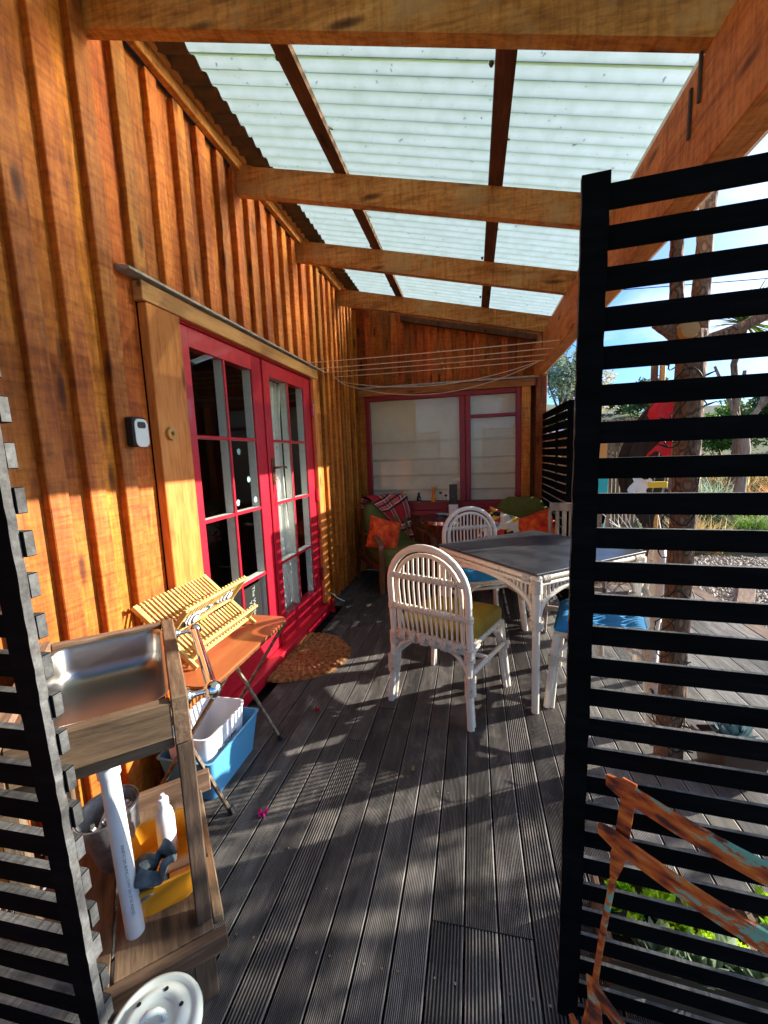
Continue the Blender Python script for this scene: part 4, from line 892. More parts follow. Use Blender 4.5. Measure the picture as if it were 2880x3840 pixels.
# clothesline
cl = thing('clothesline', 'pale cord clothesline strung across below the veranda beam', 'clothesline')
lines = [((-1.285, 3.30, 2.085), (.612, 3.34, 2.10), .0), ((-1.285, 3.505, 2.078), (.612, 3.56, 2.098), .0), ((-1.285, 3.70, 2.082), (.612, 3.79, 2.10), .0), ((-1.285, 3.95, 2.084), (.612, 4.02, 2.10), .0), ((-1.285, 4.05, 2.06), (.612, 4.17, 2.13), .17), ((-1.285, 4.22, 2.06), (.612, 4.25, 2.14), .26)]
for a, b_, sag in lines:
    pts = []
    for k in range(25):
        u = k/24; pts.append((a[0]+(b_[0]-a[0])*u, a[1]+(b_[1]-a[1])*u, a[2]+(b_[2]-a[2])*u-sag*4*u*(1-u)*.72-.006*math.sin(pi*u)))
    ob('cord', MB().tube(pts, .0034, 6), 'cord', cl)
ob('cord', MB().tube([(-1.286, 3.505, 2.078), (-1.28, 3.70, 2.082)], .0035, 6), 'cord', cl); ob('cord', MB().tube([(-1.286, 3.95, 2.084), (-1.28, 4.22, 2.06)], .0035, 6), 'cord', cl)
ob('cord', MB().tube([(-1.284, 3.30, 2.085), (-1.275, 3.285, 2.08), (-1.278, 3.30, 2.02), (-1.280, 3.33, 1.97)], .004, 6), 'cord', cl)
for a in lines[:4]:
    ob('knot', MB().lathe([(0, -.008), (.006, -.004), (.006, .004), (0, .008)], 6, cen=(-.25, a[0][1]+.02, a[0][2]+.004), ax='X'), 'cord', cl)
# ------------------------------------------------------------------ outdoor sink bench (local: +x away to the right end, +y back towards the wall)
# origin = front right outer corner of the sink box, local x to the right/away, local y to the back
AX = R(41.65)
SK = thing('sink_bench', 'outdoor sink bench of weathered timber with a deep stainless steel basin', 'sink bench', (-.645, .783, 0), AX)
W_, D_ = .365, .545
zt = .800
def sk(nm, mb, mt, **k): return ob(nm, mb, mt, SK, **k)
sk('right_rail', MB().box((-.036, -.002, .690), (0, D_, zt+.006), c=.003), 'greywood')
sk('left_rail', MB().box((-W_, .0, .66), (-W_+.036, D_, zt+.012), c=.003), 'greywood')
sk('front_rail', MB().box((-W_+.037, .0, .708), (-.037, .030, zt-.004), c=.003), 'greywoodX'); sk('front_rail', MB().box((-W_+.02, .032, .664), (-.037, .056, .712), c=.003), 'greywoodX')
sk('back_rail', MB().box((-W_+.037, D_-.03, .66), (-.037, D_, zt+.004), c=.003), 'greywoodX')
bs = MB(); cxm, cym = -W_/2, D_/2
def rr_(w, d, r, z): return [(cxm+x, cym+y, z) for x, y in rrect(w, d, r, 7)]
wi, di = W_-.074, D_-.062
rg = [rr_(wi, di, .035, zt-.006), rr_(wi-.012, di-.012, .035, zt-.008), rr_(wi-.016, di-.016, .04, zt-.015), rr_(wi-.022, di-.022, .045, .725), rr_(wi-.030, di-.030, .05, .700), rr_(wi-.050, di-.050, .055, .684), rr_(wi-.085, di-.085, .055, .676), rr_(wi-.13, di-.13, .05, .673), rr_(.05, .05, .02, .671)]
loft(bs, rg, cap1=True); sk('basin', bs, 'steel', smooth=True)
sk('waste', MB().lathe([(.028, .0), (.030, .003), (.0, .002)], 20, cen=(cxm, .115, .6735)), 'chrome')
for (x, y) in ((-.036, .0), (-.036, D_-.045), (-W_+.0, D_-.045), (-W_, .04)):
    sk('leg', MB().box((x+.002, y+.001, .202), (x+.038, y+.046, .690 if x < -.1 or y > .1 else .689), c=.003), 'greywoodZ')
# shelf
for i, (a, b_) in enumerate(((-.40, -.215), (-.208, .002))):
    sk('shelf_board', MB().box((a, -.018, .180), (b_, .46+.02*i, .198), c=.002), 'greywood')
sk('shelf_edge', MB().box((.003, .005, .176), (.028, .47, .202), c=.003), 'greywood'); sk('shelf_edge', MB().box((-.42, -.045, .148), (.030, -.019, .196), c=.003), 'greywoodX')
sk('shelf_edge', MB().box((-.42, .481, .176), (.06, .505, .25), c=.003), 'greywoodX')
sk('foot', MB().box((-.050, -.015, 0), (.0, .03, .175), c=.003), 'greywoodZ'); sk('foot', MB().box((-.05, .42, 0), (.0, .47, .175), c=.003), 'greywoodZ')
sk('foot', MB().box((-.41, .42, 0), (-.36, .47, .175), c=.003), 'greywoodZ'); sk('foot', MB().box((-.41, -.015, 0), (-.36, .04, .175), c=.003), 'greywoodZ')
# chrome bar on the right rail
BR = thing('towel_bar', 'polished chrome towel bar with ball ends fixed beside the outdoor sink', 'towel bar', (-.645, .783, 0), AX)
yb0, yb1, xb_ = .045, .475, .058
tb = MB().tube([(xb_, yb0, .775), (xb_, yb1, .775)], .0135, 16); ob('bar', tb, 'chrome', BR, smooth=True, angle=40)
for y in (yb0, yb1):
    ob('ball_end', MB().lathe([(.022*math.sin(pi*k/12), -.022*math.cos(pi*k/12)) for k in range(13)], 20, cen=(xb_, y, .775), ax='Y'), 'chrome', BR, smooth=True)
    ob('bracket', MB().lathe([(.020, .001), (.020, .005), (.010, .010), (.0065, .020), (.0065, xb_)], 16, cen=(0, y, .775), ax='X'), 'chrome', BR, smooth=True)
# waste pipe
px_ = (-.819, .729)
pp = thing('waste_pipe', 'white plastic waste pipe with printed lettering dropping from the sink through the shelf', 'pipe', (px_[0]+.020, px_[1]-.011, 0)); pp.rotation_euler = (math.atan(-.057), math.atan(-.10), 0)
ob('pipe_tube', MB().lathe([(.0, .12), (.0205, .12), (.0205, .598), (.0245, .600), (.0245, .669), (.0, .669)], 28), 'pvc', pp, smooth=True, angle=40)
tm = text_mesh('KINETIC DN 40 PVC-U DWV 241127 01 AS/NZS', .0085, 0)
# wrap the lettering round the pipe
for v_ in tm.vertices:
    s_, h_ = v_.co.y, v_.co.x
    a = math.atan2(-px_[1], -px_[0])+.10+s_/.0209; v_.co = Vector((.0209*math.cos(a), .0209*math.sin(a), .345-h_))
tm.materials.append(M['cardtext']); link('printed_lettering', tm, pp)
# bucket
def cyl_bucket(t, r0, r1, hh):
    ob('bucket_wall', MB().lathe([(0, 0), (r0, 0), (r1, hh), (r1+.004, hh+.002), (r1+.004, hh-.004), (r1+.001, hh-.005), (r1-.003, hh), (r0-.003, .004), (0, .004)], 32), 'galv', t, smooth=True, angle=50)
bk = thing('metal_bucket', 'galvanised metal bucket holding cutlery and rolled paper on the shelf under the sink', 'bucket', (-1.02, .895, .200)); cyl_bucket(bk, .055, .078, .16); bk.rotation_euler = (R(4), R(-5), 0)
rp_ = random.Random(4)
for k in range(9): ob('peg', MB().beam((rp_.uniform(-.04, .04), rp_.uniform(-.04, .04), .09), (rp_.uniform(-.06, .06), rp_.uniform(-.06, .06), .145), .009, .009), 'white' if k % 2 else 'galv', bk)
ob('paper_roll', MB().tube([(.02, -.01, .06), (.05, .02, .14)], .018, 12), 'white', bk)
# orange tub + bottle + glove + handle
TU = thing('plastic_tub', 'rectangular orange plastic tub on the shelf under the sink', 'tub', (-.845, .865, .199), AX+pi/2)
tb = MB(); loft(tb, [[(x, y, z) for x, y in rrect(w_, d_, .03, 5)] for w_, d_, z in ((.20, .135, 0), (.225, .158, .07), (.235, .17, .085), (.236, .171, .088), (.222, .157, .088), (.20, .14, .01))], cap0=True, cap1=True); ob('tub_body', tb, 'plastorange', TU, smooth=True, angle=40)
bo = thing('bottle', 'white squeeze bottle standing in the orange tub', 'bottle', (-.872, .915, .212))
ob('bottle_body', MB().lathe([(0, 0), (.022, 0), (.025, .01), (.025, .11), (.021, .135), (.013, .150), (.0125, .156), (0, .156)], 22), 'pvc', bo, smooth=True)
ob('cap', MB().lathe([(.0145, .155), (.0145, .172), (.012, .176), (.006, .178), (.0055, .188), (0, .189)], 18), 'plastwhite', bo, smooth=True, angle=35)
gl_ = MB()
def gf(u, v):
    a = u*2*pi; r = .040*(1-.35*v)*(1+.18*math.sin(3*a+v*5)); return (1.0*(r*math.cos(a)*1.4+.08*v-.03), 1.0*(r*math.sin(a)*.9+.02*math.sin(v*6)), .075*v+.022*math.sin(a*3+v*5))
gl_.grid(gf, 28, 12, wrapu=True)
ob('rubber_glove', gl_, 'fabricgrey', smooth=True, label='crumpled dark grey glove lying over the rim of the orange tub', cat='glove', loc=(-.80, .80, .275), rot=(R(20), R(-25), R(30)))
ob('brush', MB().tube([(-.07, -.01, 0), (.0, 0, .004), (.045, .006, .008)], [.010, .013, .014], 12), 'dowel', smooth=True, angle=50, label='round wooden brush handle lying across the orange tub', cat='brush', loc=(-.745, .845, .285), rot=(0, 0, R(30)))
# enamel bin with lid
BN = thing('enamel_bin', 'cream enamel bin with ventilated lid at the lower left on the deck', 'bin', (-.590, .537, 0), R(30)); BN.scale = (.80, .80, .82)
ob('bin_body', MB().lathe([(0, .005), (.082, .005), (.090, .02), (.098, .345), (.100, .35), (.097, .352), (0, .352)], 40), 'enamel', BN, smooth=True, angle=40)
ld = MB(); NR = 56; prof = [(.104, .340), (.105, .352), (.101, .362), (.090, .366), (.084, .361), (.074, .363), (.066, .370), (.052, .372), (.046, .366), (.030, .366), (.0, .367)]
ld.lathe(prof, NR); ob('lid', ld, 'enamel', BN, smooth=True)
for k in range(6):
    a = 2*pi*k/6+.2; ob('vent_hole', MB().lathe([(0, .0), (.0052, .0)], 14, cen=(.059*math.cos(a), .059*math.sin(a), .3728)), 'black', BN)
ob('lid_handle', MB().tube([(-.024, 0, .367), (-.022, 0, .385), (-.012, 0, .393), (.012, 0, .393), (.022, 0, .385), (.024, 0, .367)], [.007, .006, .0075, .0075, .006, .007], 10), 'enamel', BN, smooth=True)
# a jar and odd things behind the left screen, on the shelf
jr = thing('glass_jar_rack', 'small white wire rack on the shelf seen through the left screen', 'rack', (-1.13, .72, .2))
for k in range(5): ob('rack_wire', MB().tube([(-.04+.02*k, -.04, 0), (-.04+.02*k, -.035, .05), (-.04+.02*k, .04, .06)], .003, 6), 'white', jr)

# ------------------------------------------------------------------ folding side table
FT = thing('folding_table', 'low folding table with orange laminate top and crossed tube legs against the wall', 'table', (-1.085, 1.535, 0))
tp_ = MB(); poly = [(x, y) for x, y in rrect(.36, .655, .055, 8)]; tp_.prism(poly, .010, Matrix.Translation((0, 0, .540))); ob('tabletop', tp_, 'tabletop', FT)
ob('top_edge', MB().prism([(x, y) for x, y in rrect(.364, .659, .057, 8)], .008, Matrix.Translation((0, 0, .5315))), 'armwood', FT)
for y0, y1 in ((-.262, -.262), (.165, .245)):
    ob('leg', MB().tube([(.172, y0, 0), (-.155, y0+.02, .530)], .0085, 8), 'greymetal', FT); ob('leg', MB().tube([(-.155, y1-.08, 0), (.165, y1+.07, .530)], .0085, 8), 'greymetal', FT)
    ob('rubber_foot', MB().tube([(.178, y0, 0), (.168, y0, .024)], .012, 8), 'black', FT)
ob('crossbar', MB().tube([(-.15, -.24, .522), (-.15, .22, .522)], .008, 8), 'greymetal', FT)
# dish rack
DR = thing('dish_rack', 'two tier folding bamboo dish rack standing on the low folding table', 'dish rack', (-1.085, 1.315, 0))
ox = 1.085
P0, P1 = (-1.285+ox, .785), (-1.030+ox, .556); Q1, R1 = (-1.155+ox, .662), (-1.052+ox, .787); F2, R2 = (-1.085+ox, .556), (-1.012+ox, .650)
LY = .435
def bar(nm, p, q, y, w=.012, h=.020, mt='bamboo'):
    return ob(nm, MB().beam((p[0], y, p[1]), (q[0], y, q[1]), w, h, up=(-(q[1]-p[1]), 0, (q[0]-p[0])), c=.0015), mt, DR)
for y in (0, LY):
    bar('side_bar', P0, P1, y); bar('shelf_bar', (Q1[0]-.015, Q1[1]-.019), R1, y+(.013 if y == 0 else -.013)); bar('shelf_bar', F2, R2, y+(.013 if y == 0 else -.013))
def lerp(a, b_, t): return (a[0]+(b_[0]-a[0])*t, a[1]+(b_[1]-a[1])*t)
def slats(a, b_, nn_, off, nm='slat'):
    d = Vector((b_[0]-a[0], b_[1]-a[1])).normalized(); n_ = Vector((-d.y, d.x))*off
    for k in range(nn_):
        y = .012+(LY-.024)*k/(nn_-1)
        ob(nm, MB().beam((a[0]+n_.x, y, a[1]+n_.y), (b_[0]+n_.x, y, b_[1]+n_.y), .0085, .007), 'bamboo', DR)
slats(P0, lerp(P0, P1, .50), 20, .006); slats(lerp(P0, P1, .56), lerp(P0, P1, .90), 20, .006); slats(Q1, R1, 20, .006); slats(lerp(F2, R2, .25), R2, 20, .006)
for p in (lerp(P0, P1, .02), lerp(P0, P1, .46), lerp(P0, P1, .58), lerp(P0, P1, .88), lerp(Q1, R1, .97), lerp(Q1, R1, .15), lerp(F2, R2, .97), lerp(F2, R2, .35)):
    ob('cross_rail', MB().box((p[0]-.008, -.004, p[1]-.009), (p[0]+.006, LY+.004, p[1]+.001), c=.001), 'bamboo', DR)
m, t_, b = newmat('striped_knit'); tcn = N(t_, 'ShaderNodeTexCoord'); wv = N(t_, 'ShaderNodeTexWave', Scale=38.0, Distortion=3.0); t_.links.new(tcn.outputs['Object'], wv.inputs['Vector'])
rp = ramp(t_, [(.4, (.02, .02, .03)), (.6, (.6, .6, .58))]); t_.links.new(wv.outputs['Fac'], rp.inputs['Fac']); t_.links.new(rp.outputs['Color'], b.inputs['Base Color']); b.inputs['Roughness'].default_value = .95; M['knit'] = m
dc = MB()
def df_(u, v):
    a = 2*pi*v; r = .018+.006*math.sin(u*17); return (-1.12+.012*math.sin(u*9)+r*math.cos(a), 1.37+.34*u, .702+.008*math.sin(u*7)+r*.8*math.sin(a)+.03*u)
dc.grid(df_, 40, 14); ob('dish_cloth', dc, 'knit', smooth=True, label='black and white knitted dish cloth lying in the upper tier of the dish rack', cat='cloth')
# boxes on the deck
BX = thing('blue_tub', 'sky blue plastic tub on the deck under the folding table', 'tub', (-1.112, 1.470, 0))
def openbox(w0, d0, w1, d1, hh, th, r=.02):
    mb = MB(); loft(mb, [[(x, y, z) for x, y in rrect(a, b_, r, 5)] for a, b_, z in ((w0, d0, 0), (w1, d1, hh), (w1+.010, d1+.010, hh), (w1+.010, d1+.010, hh+.004), (w1-th*2, d1-th*2, hh+.004), (w0-th*2, d0-th*2, th))], cap0=True, cap1=True); return mb
ob('tub_body', openbox(.20, .31, .245, .365, .175, .004), 'plastblue', BX, smooth=True, angle=35)
WX = thing('recycling_box', 'white plastic box lettered RECYCLING standing inside the blue tub', 'box', (-1.118, 1.452, .010))
mb = MB(); NN = 96
def wr(w_, d_, z, dip=0.0):
    pts = rrect(w_, d_, .035, 24); out = []
    for x, y in pts:
        zz = z
        if dip and x > w_*.42:
            yy = y/d_; zz = z-dip*(1/(1+math.exp(-(yy+.12)*55)))*(1/(1+math.exp((yy-.33)*45)))
        out.append((x, y, zz))
    return out
loft(mb, [wr(.17, .25, 0), wr(.205, .285, .245, .055), wr(.211, .291, .246, .055), wr(.211, .291, .250, .055), wr(.197, .277, .250, .055), wr(.163, .243, .006)], cap0=True, cap1=True); ob('box_body', mb, 'plastwhite', WX, smooth=True, angle=35)
tm = text_mesh('RECYCLING', .026, .0004); tm.materials.append(M['cardtext']); o = link('printed_lettering', tm, WX)
o.matrix_local = Matrix.Translation((.0985, -.01, .158)) @ Matrix.Rotation(R(4), 4, 'Y') @ Matrix.Rotation(pi/2, 4, 'Z') @ Matrix.Rotation(pi/2, 4, 'X')
# coir mat, half round against the sill
mt = MB(); rings = 26; seg = 120
def mf(u, v):
    a = 2*pi*u; r = .36*v; tw = 1+.03*math.sin(a*46+v*9)*(1 if v < .97 else .3)
    z = .012+.0045*math.sin(a*46+v*8)*(.3+.7*v) + .003*math.sin(v*60)
    rr = r*(1+.015*math.sin(a*7)*v+.008*mnoise.noise(Vector((a*6, 0, 0))))
    if v > .985: z = .001
    lim = -.05
    return (max(rr*math.cos(a), -.052+.002*v), rr*.98*math.sin(a), z)
mt.grid(mf, 322, rings, wrapu=True); ob('door_mat', mt, 'coir', smooth=True, label='round coir door mat in front of the red doors', cat='mat', loc=(-1.182, 2.525, .001))
# wall fittings
LB = thing('key_lockbox', 'dark key lockbox with pale grey cover on the battens left of the doors', 'lockbox', (-1.292, 1.42, 1.452))
ob('case', MB().box((0, -.036, -.055), (.040, .036, .058), c=.006), 'black', LB)
cvp = [(x, y) for x, y in rrect(.066, .106, .022, 6)]; ob('cover', MB().prism(cvp, .004, Matrix.Translation((.0385, .003, -.002)) @ Matrix.Rotation(pi/2, 4, 'Y') @ Matrix.Rotation(pi/2, 4, 'Z')), 'palegrey', LB)
ob('window_slot', MB().prism([(x, y) for x, y in rrect(.040, .024, .009, 5)], .002, Matrix.Translation((.0424, .003, .028)) @ Matrix.Rotation(pi/2, 4, 'Y') @ Matrix.Rotation(pi/2, 4, 'Z')), 'black', LB)
ob('wall_ring', MB().lathe([(.009, 0), (.026, 0), (.028, .006), (.026, .013), (.010, .014), (.008, .007), (.009, 0)], 28, ax='X'), 'ringwood', smooth=True, angle=40, label='small turned wooden ring on the pale door casing', cat='hook', loc=(-1.2755, 1.610, 1.456))
ds = thing('door_stop', 'small dark red turned door stop on the deck past the doors', 'door stop', (-1.205, 3.335, 0))
ob('post', MB().box((-.013, -.013, .0), (.013, .013, .092), c=.002).box((-.018, -.018, .078), (.018, .018, .110), c=.003).box((-.022, -.022, 0), (.022, .022, .010), c=.002), 'winred', ds)
ob('cable', MB().tube([(-1.288, 3.52, .10), (-1.26, 3.53, .085), (-1.235, 3.545, .05), (-1.20, 3.57, .02), (-1.18, 3.585, .003)], .004, 6), 'white', smooth=True, label='short white cable coming out of the wall near the deck', cat='cable')
# fallen petals
def petal(loc, r, mt, lab, sd):
    rr = random.Random(sd); mb = MB()
    for k in range(7):
        a = rr.uniform(0, 6.3); L = r*rr.uniform(.6, 1.1); mb.grid(lambda u, v, a=a, L=L: ((u*L*math.cos(a)-(v-.5)*L*.8*math.sin(a)*math.sin(pi*u)), (u*L*math.sin(a)+(v-.5)*L*.8*math.cos(a)*math.sin(pi*u)), .004+.016*u*math.sin(u*2+v)+.006*math.sin(v*5)), 5, 4)
    ob('fallen_petal', mb, mt, smooth=True, label=lab, cat='petal', loc=loc)
petal((-.788, 1.289, 0), .022, 'pink', 'bright pink crumpled petal on the deck near the blue tub', 1)
petal((-.82, 1.94, 0), .014, 'redcloth', 'small reddish curled petal on the deck in front of the coir mat', 2)
petal((-.262, 1.60, 0), .009, 'leafstraw', 'tiny straw coloured leaf on the deck in front of the cane chair', 3)
lr = random.Random(9); lt = MB()
for k in range(110):
    x, y = lr.uniform(-1.1, 1.6), lr.uniform(.7, 4.0); s_ = lr.uniform(.001, .0035); a = lr.uniform(0, 6)
    lt.add([(x+s_*math.cos(a), y+s_*math.sin(a), .0015), (x-s_*math.sin(a)*.6, y+s_*math.cos(a)*.6, .004), (x-s_*math.cos(a), y-s_*math.sin(a), .0015), (x+s_*math.sin(a)*.6, y-s_*math.cos(a)*.6, .002)], [(0, 1, 2, 3)])
ob('leaf_litter', lt, 'leafstraw', kind='stuff')

# ------------------------------------------------------------------ rusty folding chair leaning on the right screen
RC = thing('folding_chair', 'rusty folding metal chair with flaking mint paint leaning on the right slatted screen', 'chair', (.247, .795, 0), math.atan2(-.6, .8))
def flat(nm, pts, w_, th=.003, up=(0, 0, 1)):
    rg = []
    for i, p in enumerate(pts):
        a = Vector(pts[max(0, i-1)]); b_ = Vector(pts[min(len(pts)-1, i+1)]); d = (b_-a).normalized(); n_ = Vector(up); s_ = d.cross(n_).normalized(); n2 = s_.cross(d)
        ww = w_[i] if isinstance(w_, list) else w_; P = Vector(p)
        rg.append([P+n2*ww/2+s_*th, P+n2*ww/2-s_*th, P-n2*ww/2-s_*th, P-n2*ww/2+s_*th])
    return ob(nm, loft(MB(), rg, cap0=True, cap1=True), 'rust', RC)
cur = lambda s_, a=.022: -a*math.sin(pi*max(0, min(1, s_/.40)))
flat('back_slat', [(.40*k/14-.0, -.006+cur(.40*k/14), .7045-.001*k/14) for k in range(15)], [.022]+[.036]*13+[.022])
flat('back_slat', [(-.012+.41*k/14, -.004+cur(.40*k/14), .591) for k in range(15)], [.022]+[.037]*13+[.022])
for x in (.0, .36):
    flat('upright', [(x+.036, .006, .715), (x+.031, .006, .64), (x+.026, .006, .585)], .024, .002, up=(1, 0, 0)); flat('upright', [(x+.028, .002, .578), (x+.022, .002, .545), (x+.016, .002, .50)], [.026, .026, .013], .0022, up=(1, 0, 0))
    ob('rod', MB().tube([(x+.016, .002, .50), (x+.004, -.004, .38), (x-.006, -.01, .25), (x-.022, -.016, .12), (x-.034, -.02, 0)], .006, 8), 'rust', RC, smooth=True, angle=50)
    ob('rivet', MB().lathe([(.006, 0), (.005, -.003), (0, -.004)], 10, cen=(x+.034, -.012, .700), ax='Y'), 'rust', RC); ob('rivet', MB().lathe([(.006, 0), (.005, -.003), (0, -.004)], 10, cen=(x+.024, -.012, .592), ax='Y'), 'rust', RC)
    ob('front_leg', MB().beam((x-.01, -.015, .255), (x+.06, -.10, .0), .004, .024, up=(1, 0, 0)), 'rust', RC)
flat('seat_slat', [(-.008, -.02, .242), (.12, -.045, .205), (.38, -.075, .19)], .030); flat('seat_slat', [(.02, -.03, .160), (.15, -.055, .135), (.38, -.08, .12)], .034)
flat('seat_slat', [(-.045, -.03, .14), (-.01, -.045, .115), (.05, -.06, .09)], [.014, .034, .03])

# ------------------------------------------------------------------ tree trunk through the deck, wires
TR = thing('tree', 'peeling bark tree trunk wrapped with wire beside the dining table', 'tree', (.80, 1.835, 0))
def rough_tube(pts, rs_, n=22, amp=.006, sd=0):
    mb = MB(); pts = [Vector(p) for p in pts]; P = []; rr = []
    for i in range(len(pts)-1):
        for q in range(8): P.append(pts[i].lerp(pts[i+1], q/8)); rr.append(rs_[i]+(rs_[i+1]-rs_[i])*q/8)
    P.append(pts[-1]); rr.append(rs_[-1]); mb.tube(P, rr, n)
    mb.v = [tuple(Vector(v)+Vector((1, .5, 0))*amp*mnoise.noise(Vector(v)*22+Vector((sd, 0, 0)))+Vector((-.4, 1, 0))*amp*mnoise.noise(Vector(v)*40+Vector((0, sd, 0)))) for v in mb.v]; return mb
ob('trunk', rough_tube([(0, 0, -.1), (0, 0, .5), (.004, 0, 1.1), (-.002, 0, 1.74)], [.052, .048, .044, .050]), 'bark', TR, smooth=True)
ob('stem', rough_tube([(-.022, 0, 1.70), (-.052, .02, 1.86), (-.045, .06, 2.1), (.0, .10, 2.35), (.02, .12, 2.5)], [.032, .024, .021, .020, .018], 14), 'bark', TR, smooth=True)
ob('stem', rough_tube([(.016, 0, 1.70), (.02, 0, 1.9), (.03, .02, 2.1), (.05, .04, 2.35), (.06, .05, 2.5)], [.034, .029, .026, .025, .022], 14), 'bark', TR, smooth=True)
ob('cut_branch', rough_tube([(-.03, -.02, 1.70), (-.085, -.03, 1.735), (-.135, -.035, 1.775)], [.026, .021, .020], 12, .003), 'bark', TR, smooth=True, angle=50)
ob('cut_branch', MB().lathe([(.0, 0), (.012, 0), (.030, .002), (.033, .012), (.034, .05), (0, .05)], 20, cen=(-.040, -.078, 1.735), ax='Y'), 'ringwood', TR, smooth=True, angle=50)
ob('cut_branch', rough_tube([(.04, 0, 1.70), (.14, 0, 1.735), (.25, .02, 1.785)], [.024, .020, .018], 12, .003), 'bark', TR, smooth=True, angle=50)
WR = thing('string_lights', 'dark string light wire spiralling around the peeling trunk', 'string lights', (.79, 1.835, 0))
pts = []; wr2 = random.Random(2)
for k in range(420):
    z = .02+1.66*k/420; a = k*.235; r = .055+.008*math.sin(k*.31)+.004*wr2.uniform(-1, 1); pts.append((r*math.cos(a), r*math.sin(a), z+.03*math.sin(k*.5)))
ob('wire', MB().tube(pts, .0028, 5), 'wire', WR, smooth=True)
for k in range(10, 420, 13):
    p = Vector(pts[k]); d = Vector((p.x, p.y, .02)).normalized(); ob('bulb', MB().tube([p, p+d*.02, p+d*.045], [.003, .0045, .002], 6), 'wire', WR)
FW = thing('string_lights', 'tangled string light wire hanging from the outer end of the veranda beam', 'string lights', (.74, 4.0, 0))
for sd in range(3):
    rr = random.Random(sd+20); p = Vector((.03+.01*sd, .05-.16*sd, 2.14)); pts = [p.copy()]
    for k in range(26):
        p = p+Vector((rr.uniform(-.02, .03), rr.uniform(-.03, .03), -.035 if sd else -.012)); pts.append(p.copy())
    ob('wire', MB().tube(pts, .003, 5), 'wire', FW)
    for q in pts[::2]: ob('bulb', MB().tube([q, q+Vector((rr.uniform(-.03, .03), 0, rr.uniform(-.03, .03)))], .0035, 5), 'wire', FW)
# ------------------------------------------------------------------ closed garden umbrella behind the trunk
UM = thing('garden_umbrella', 'closed dark brown garden umbrella with a red cloth hanging from it', 'umbrella', (1.27, 3.3, 0))
ob('pole', MB().tube([(-.05, 0, .0), (-.05, 0, 1.90)], .022, 12), 'purlin', UM, smooth=True, angle=50); ob('pole', MB().tube([(.0, 0, .0), (.0, 0, 1.88)], .018, 12), 'ringwood', UM, smooth=True, angle=50)
uc = MB()
def uf(u, v):
    a = 2*pi*u; r = (.03+.10*math.sin(pi*min(1, v*1.15))**.8)*(1+.22*math.cos(6*a+v*3)); return (.03*v-.02-.10*math.sin(pi*v*.9)+r*math.cos(a), r*.7*math.sin(a), 1.62-.95*v)
uc.grid(uf, 60, 20, wrapu=True); ob('canopy', uc, 'umb', UM, smooth=True)
rc_ = MB()
def rf(u, v): return (-.09+.13*u+.05*math.sin(v*9+2)*(1-u)-.03*v*u, -.16-.02*math.sin(u*6), 1.66-.42*v+.05*math.sin(u*4)*v)
rc_.grid(rf, 14, 14); ob('hanging_cloth', rc_, 'redcloth', UM, smooth=True)
ob('yellow_band', MB().box((-.12, -.17, 1.045), (.0, -.13, 1.085), c=.004), 'yellowp', UM)
fl = MB(); fl.grid(lambda u, v: (-.22+.11*u+.02*math.sin(v*7), -.15+.02*math.sin(u*5), 1.12-.13*v+.02*math.sin(u*6)), 10, 10); ob('pale_cloth', fl, 'white', UM, smooth=True)
ob('base', MB().lathe([(0, 0), (.22, 0), (.22, .05), (.06, .08), (.05, .55), (0, .55)], 20), 'umb', UM, smooth=True, angle=40)

# ------------------------------------------------------------------ planters, pots
def blade_leaf(mb, base, d, L, wv_, curl=.3, n=5, thick=True):
    d = Vector(d).normalized(); side = d.cross(Vector((0, 0, 1)))
    if side.length < 1e-3: side = Vector((1, 0, 0))
    side.normalize(); upv = side.cross(d); vs = []
    for k in range(n):
        u = k/(n-1); ww = wv_*(math.sin(pi*min(1, .15+.85*u)**.8) if k < n-1 else 0.02); p = Vector(base)+d*L*u+upv*curl*L*(u*u)*-1
        vs += [p-side*ww, p+upv*ww*-.35, p+side*ww]
    fs = []
    for k in range(n-1):
        for q in range(2): fs.append((k*3+q, k*3+q+1, (k+1)*3+q+1, (k+1)*3+q))
    mb.add(vs, fs)
def rosette(mb, c, r, n, rr, tilt=(20, 70), wv_=.3):
    for k in range(n):
        a = k*2.399; t_e = R(tilt[1]-(tilt[1]-tilt[0])*(k/n)); d = (math.cos(a)*math.cos(t_e), math.sin(a)*math.cos(t_e), math.sin(t_e))
        blade_leaf(mb, c, d, r*rr.uniform(.8, 1.1), r*wv_, -.15)
rs = random.Random(17)
PL = thing('planter_box', 'low timber planter of lime green succulents behind the right slatted screen', 'planter', (.52, 1.04, 0), R(-3))
ob('planter_side', MB().box((-.20, -.11, 0), (.14, -.095, .11), c=.002), 'greywoodX', PL); ob('planter_side', MB().box((-.20, .105, 0), (.14, .12, .11), c=.002), 'greywoodX', PL)
ob('planter_side', MB().box((-.20, -.094, 0), (-.185, .104, .11), c=.002), 'greywood', PL); ob('planter_side', MB().box((.125, -.094, 0), (.14, .104, .11), c=.002), 'greywood', PL)
ob('soil', MB().box((-.184, -.093, .01), (.124, .103, .095)), 'soil', PL)
sm = MB()
for i in range(46): rosette(sm, (rs.uniform(-.17, .12), rs.uniform(-.03, .10), .095), rs.uniform(.022, .040), 13, rs)
ob('succulent_foliage', sm, 'leaflime', PL, kind='stuff')
sm = MB()
for i in range(8): rosette(sm, (rs.uniform(-.12, .12), rs.uniform(-.09, -.04), .095), rs.uniform(.05, .075), 12, rs, (15, 65), .24)
ob('pale_foliage', sm, 'leafgrey', PL, kind='stuff')
P2 = thing('planter_box', 'second planter of lime succulents further right behind the right slatted screen', 'planter', (.83, 1.08, 0), R(-3))
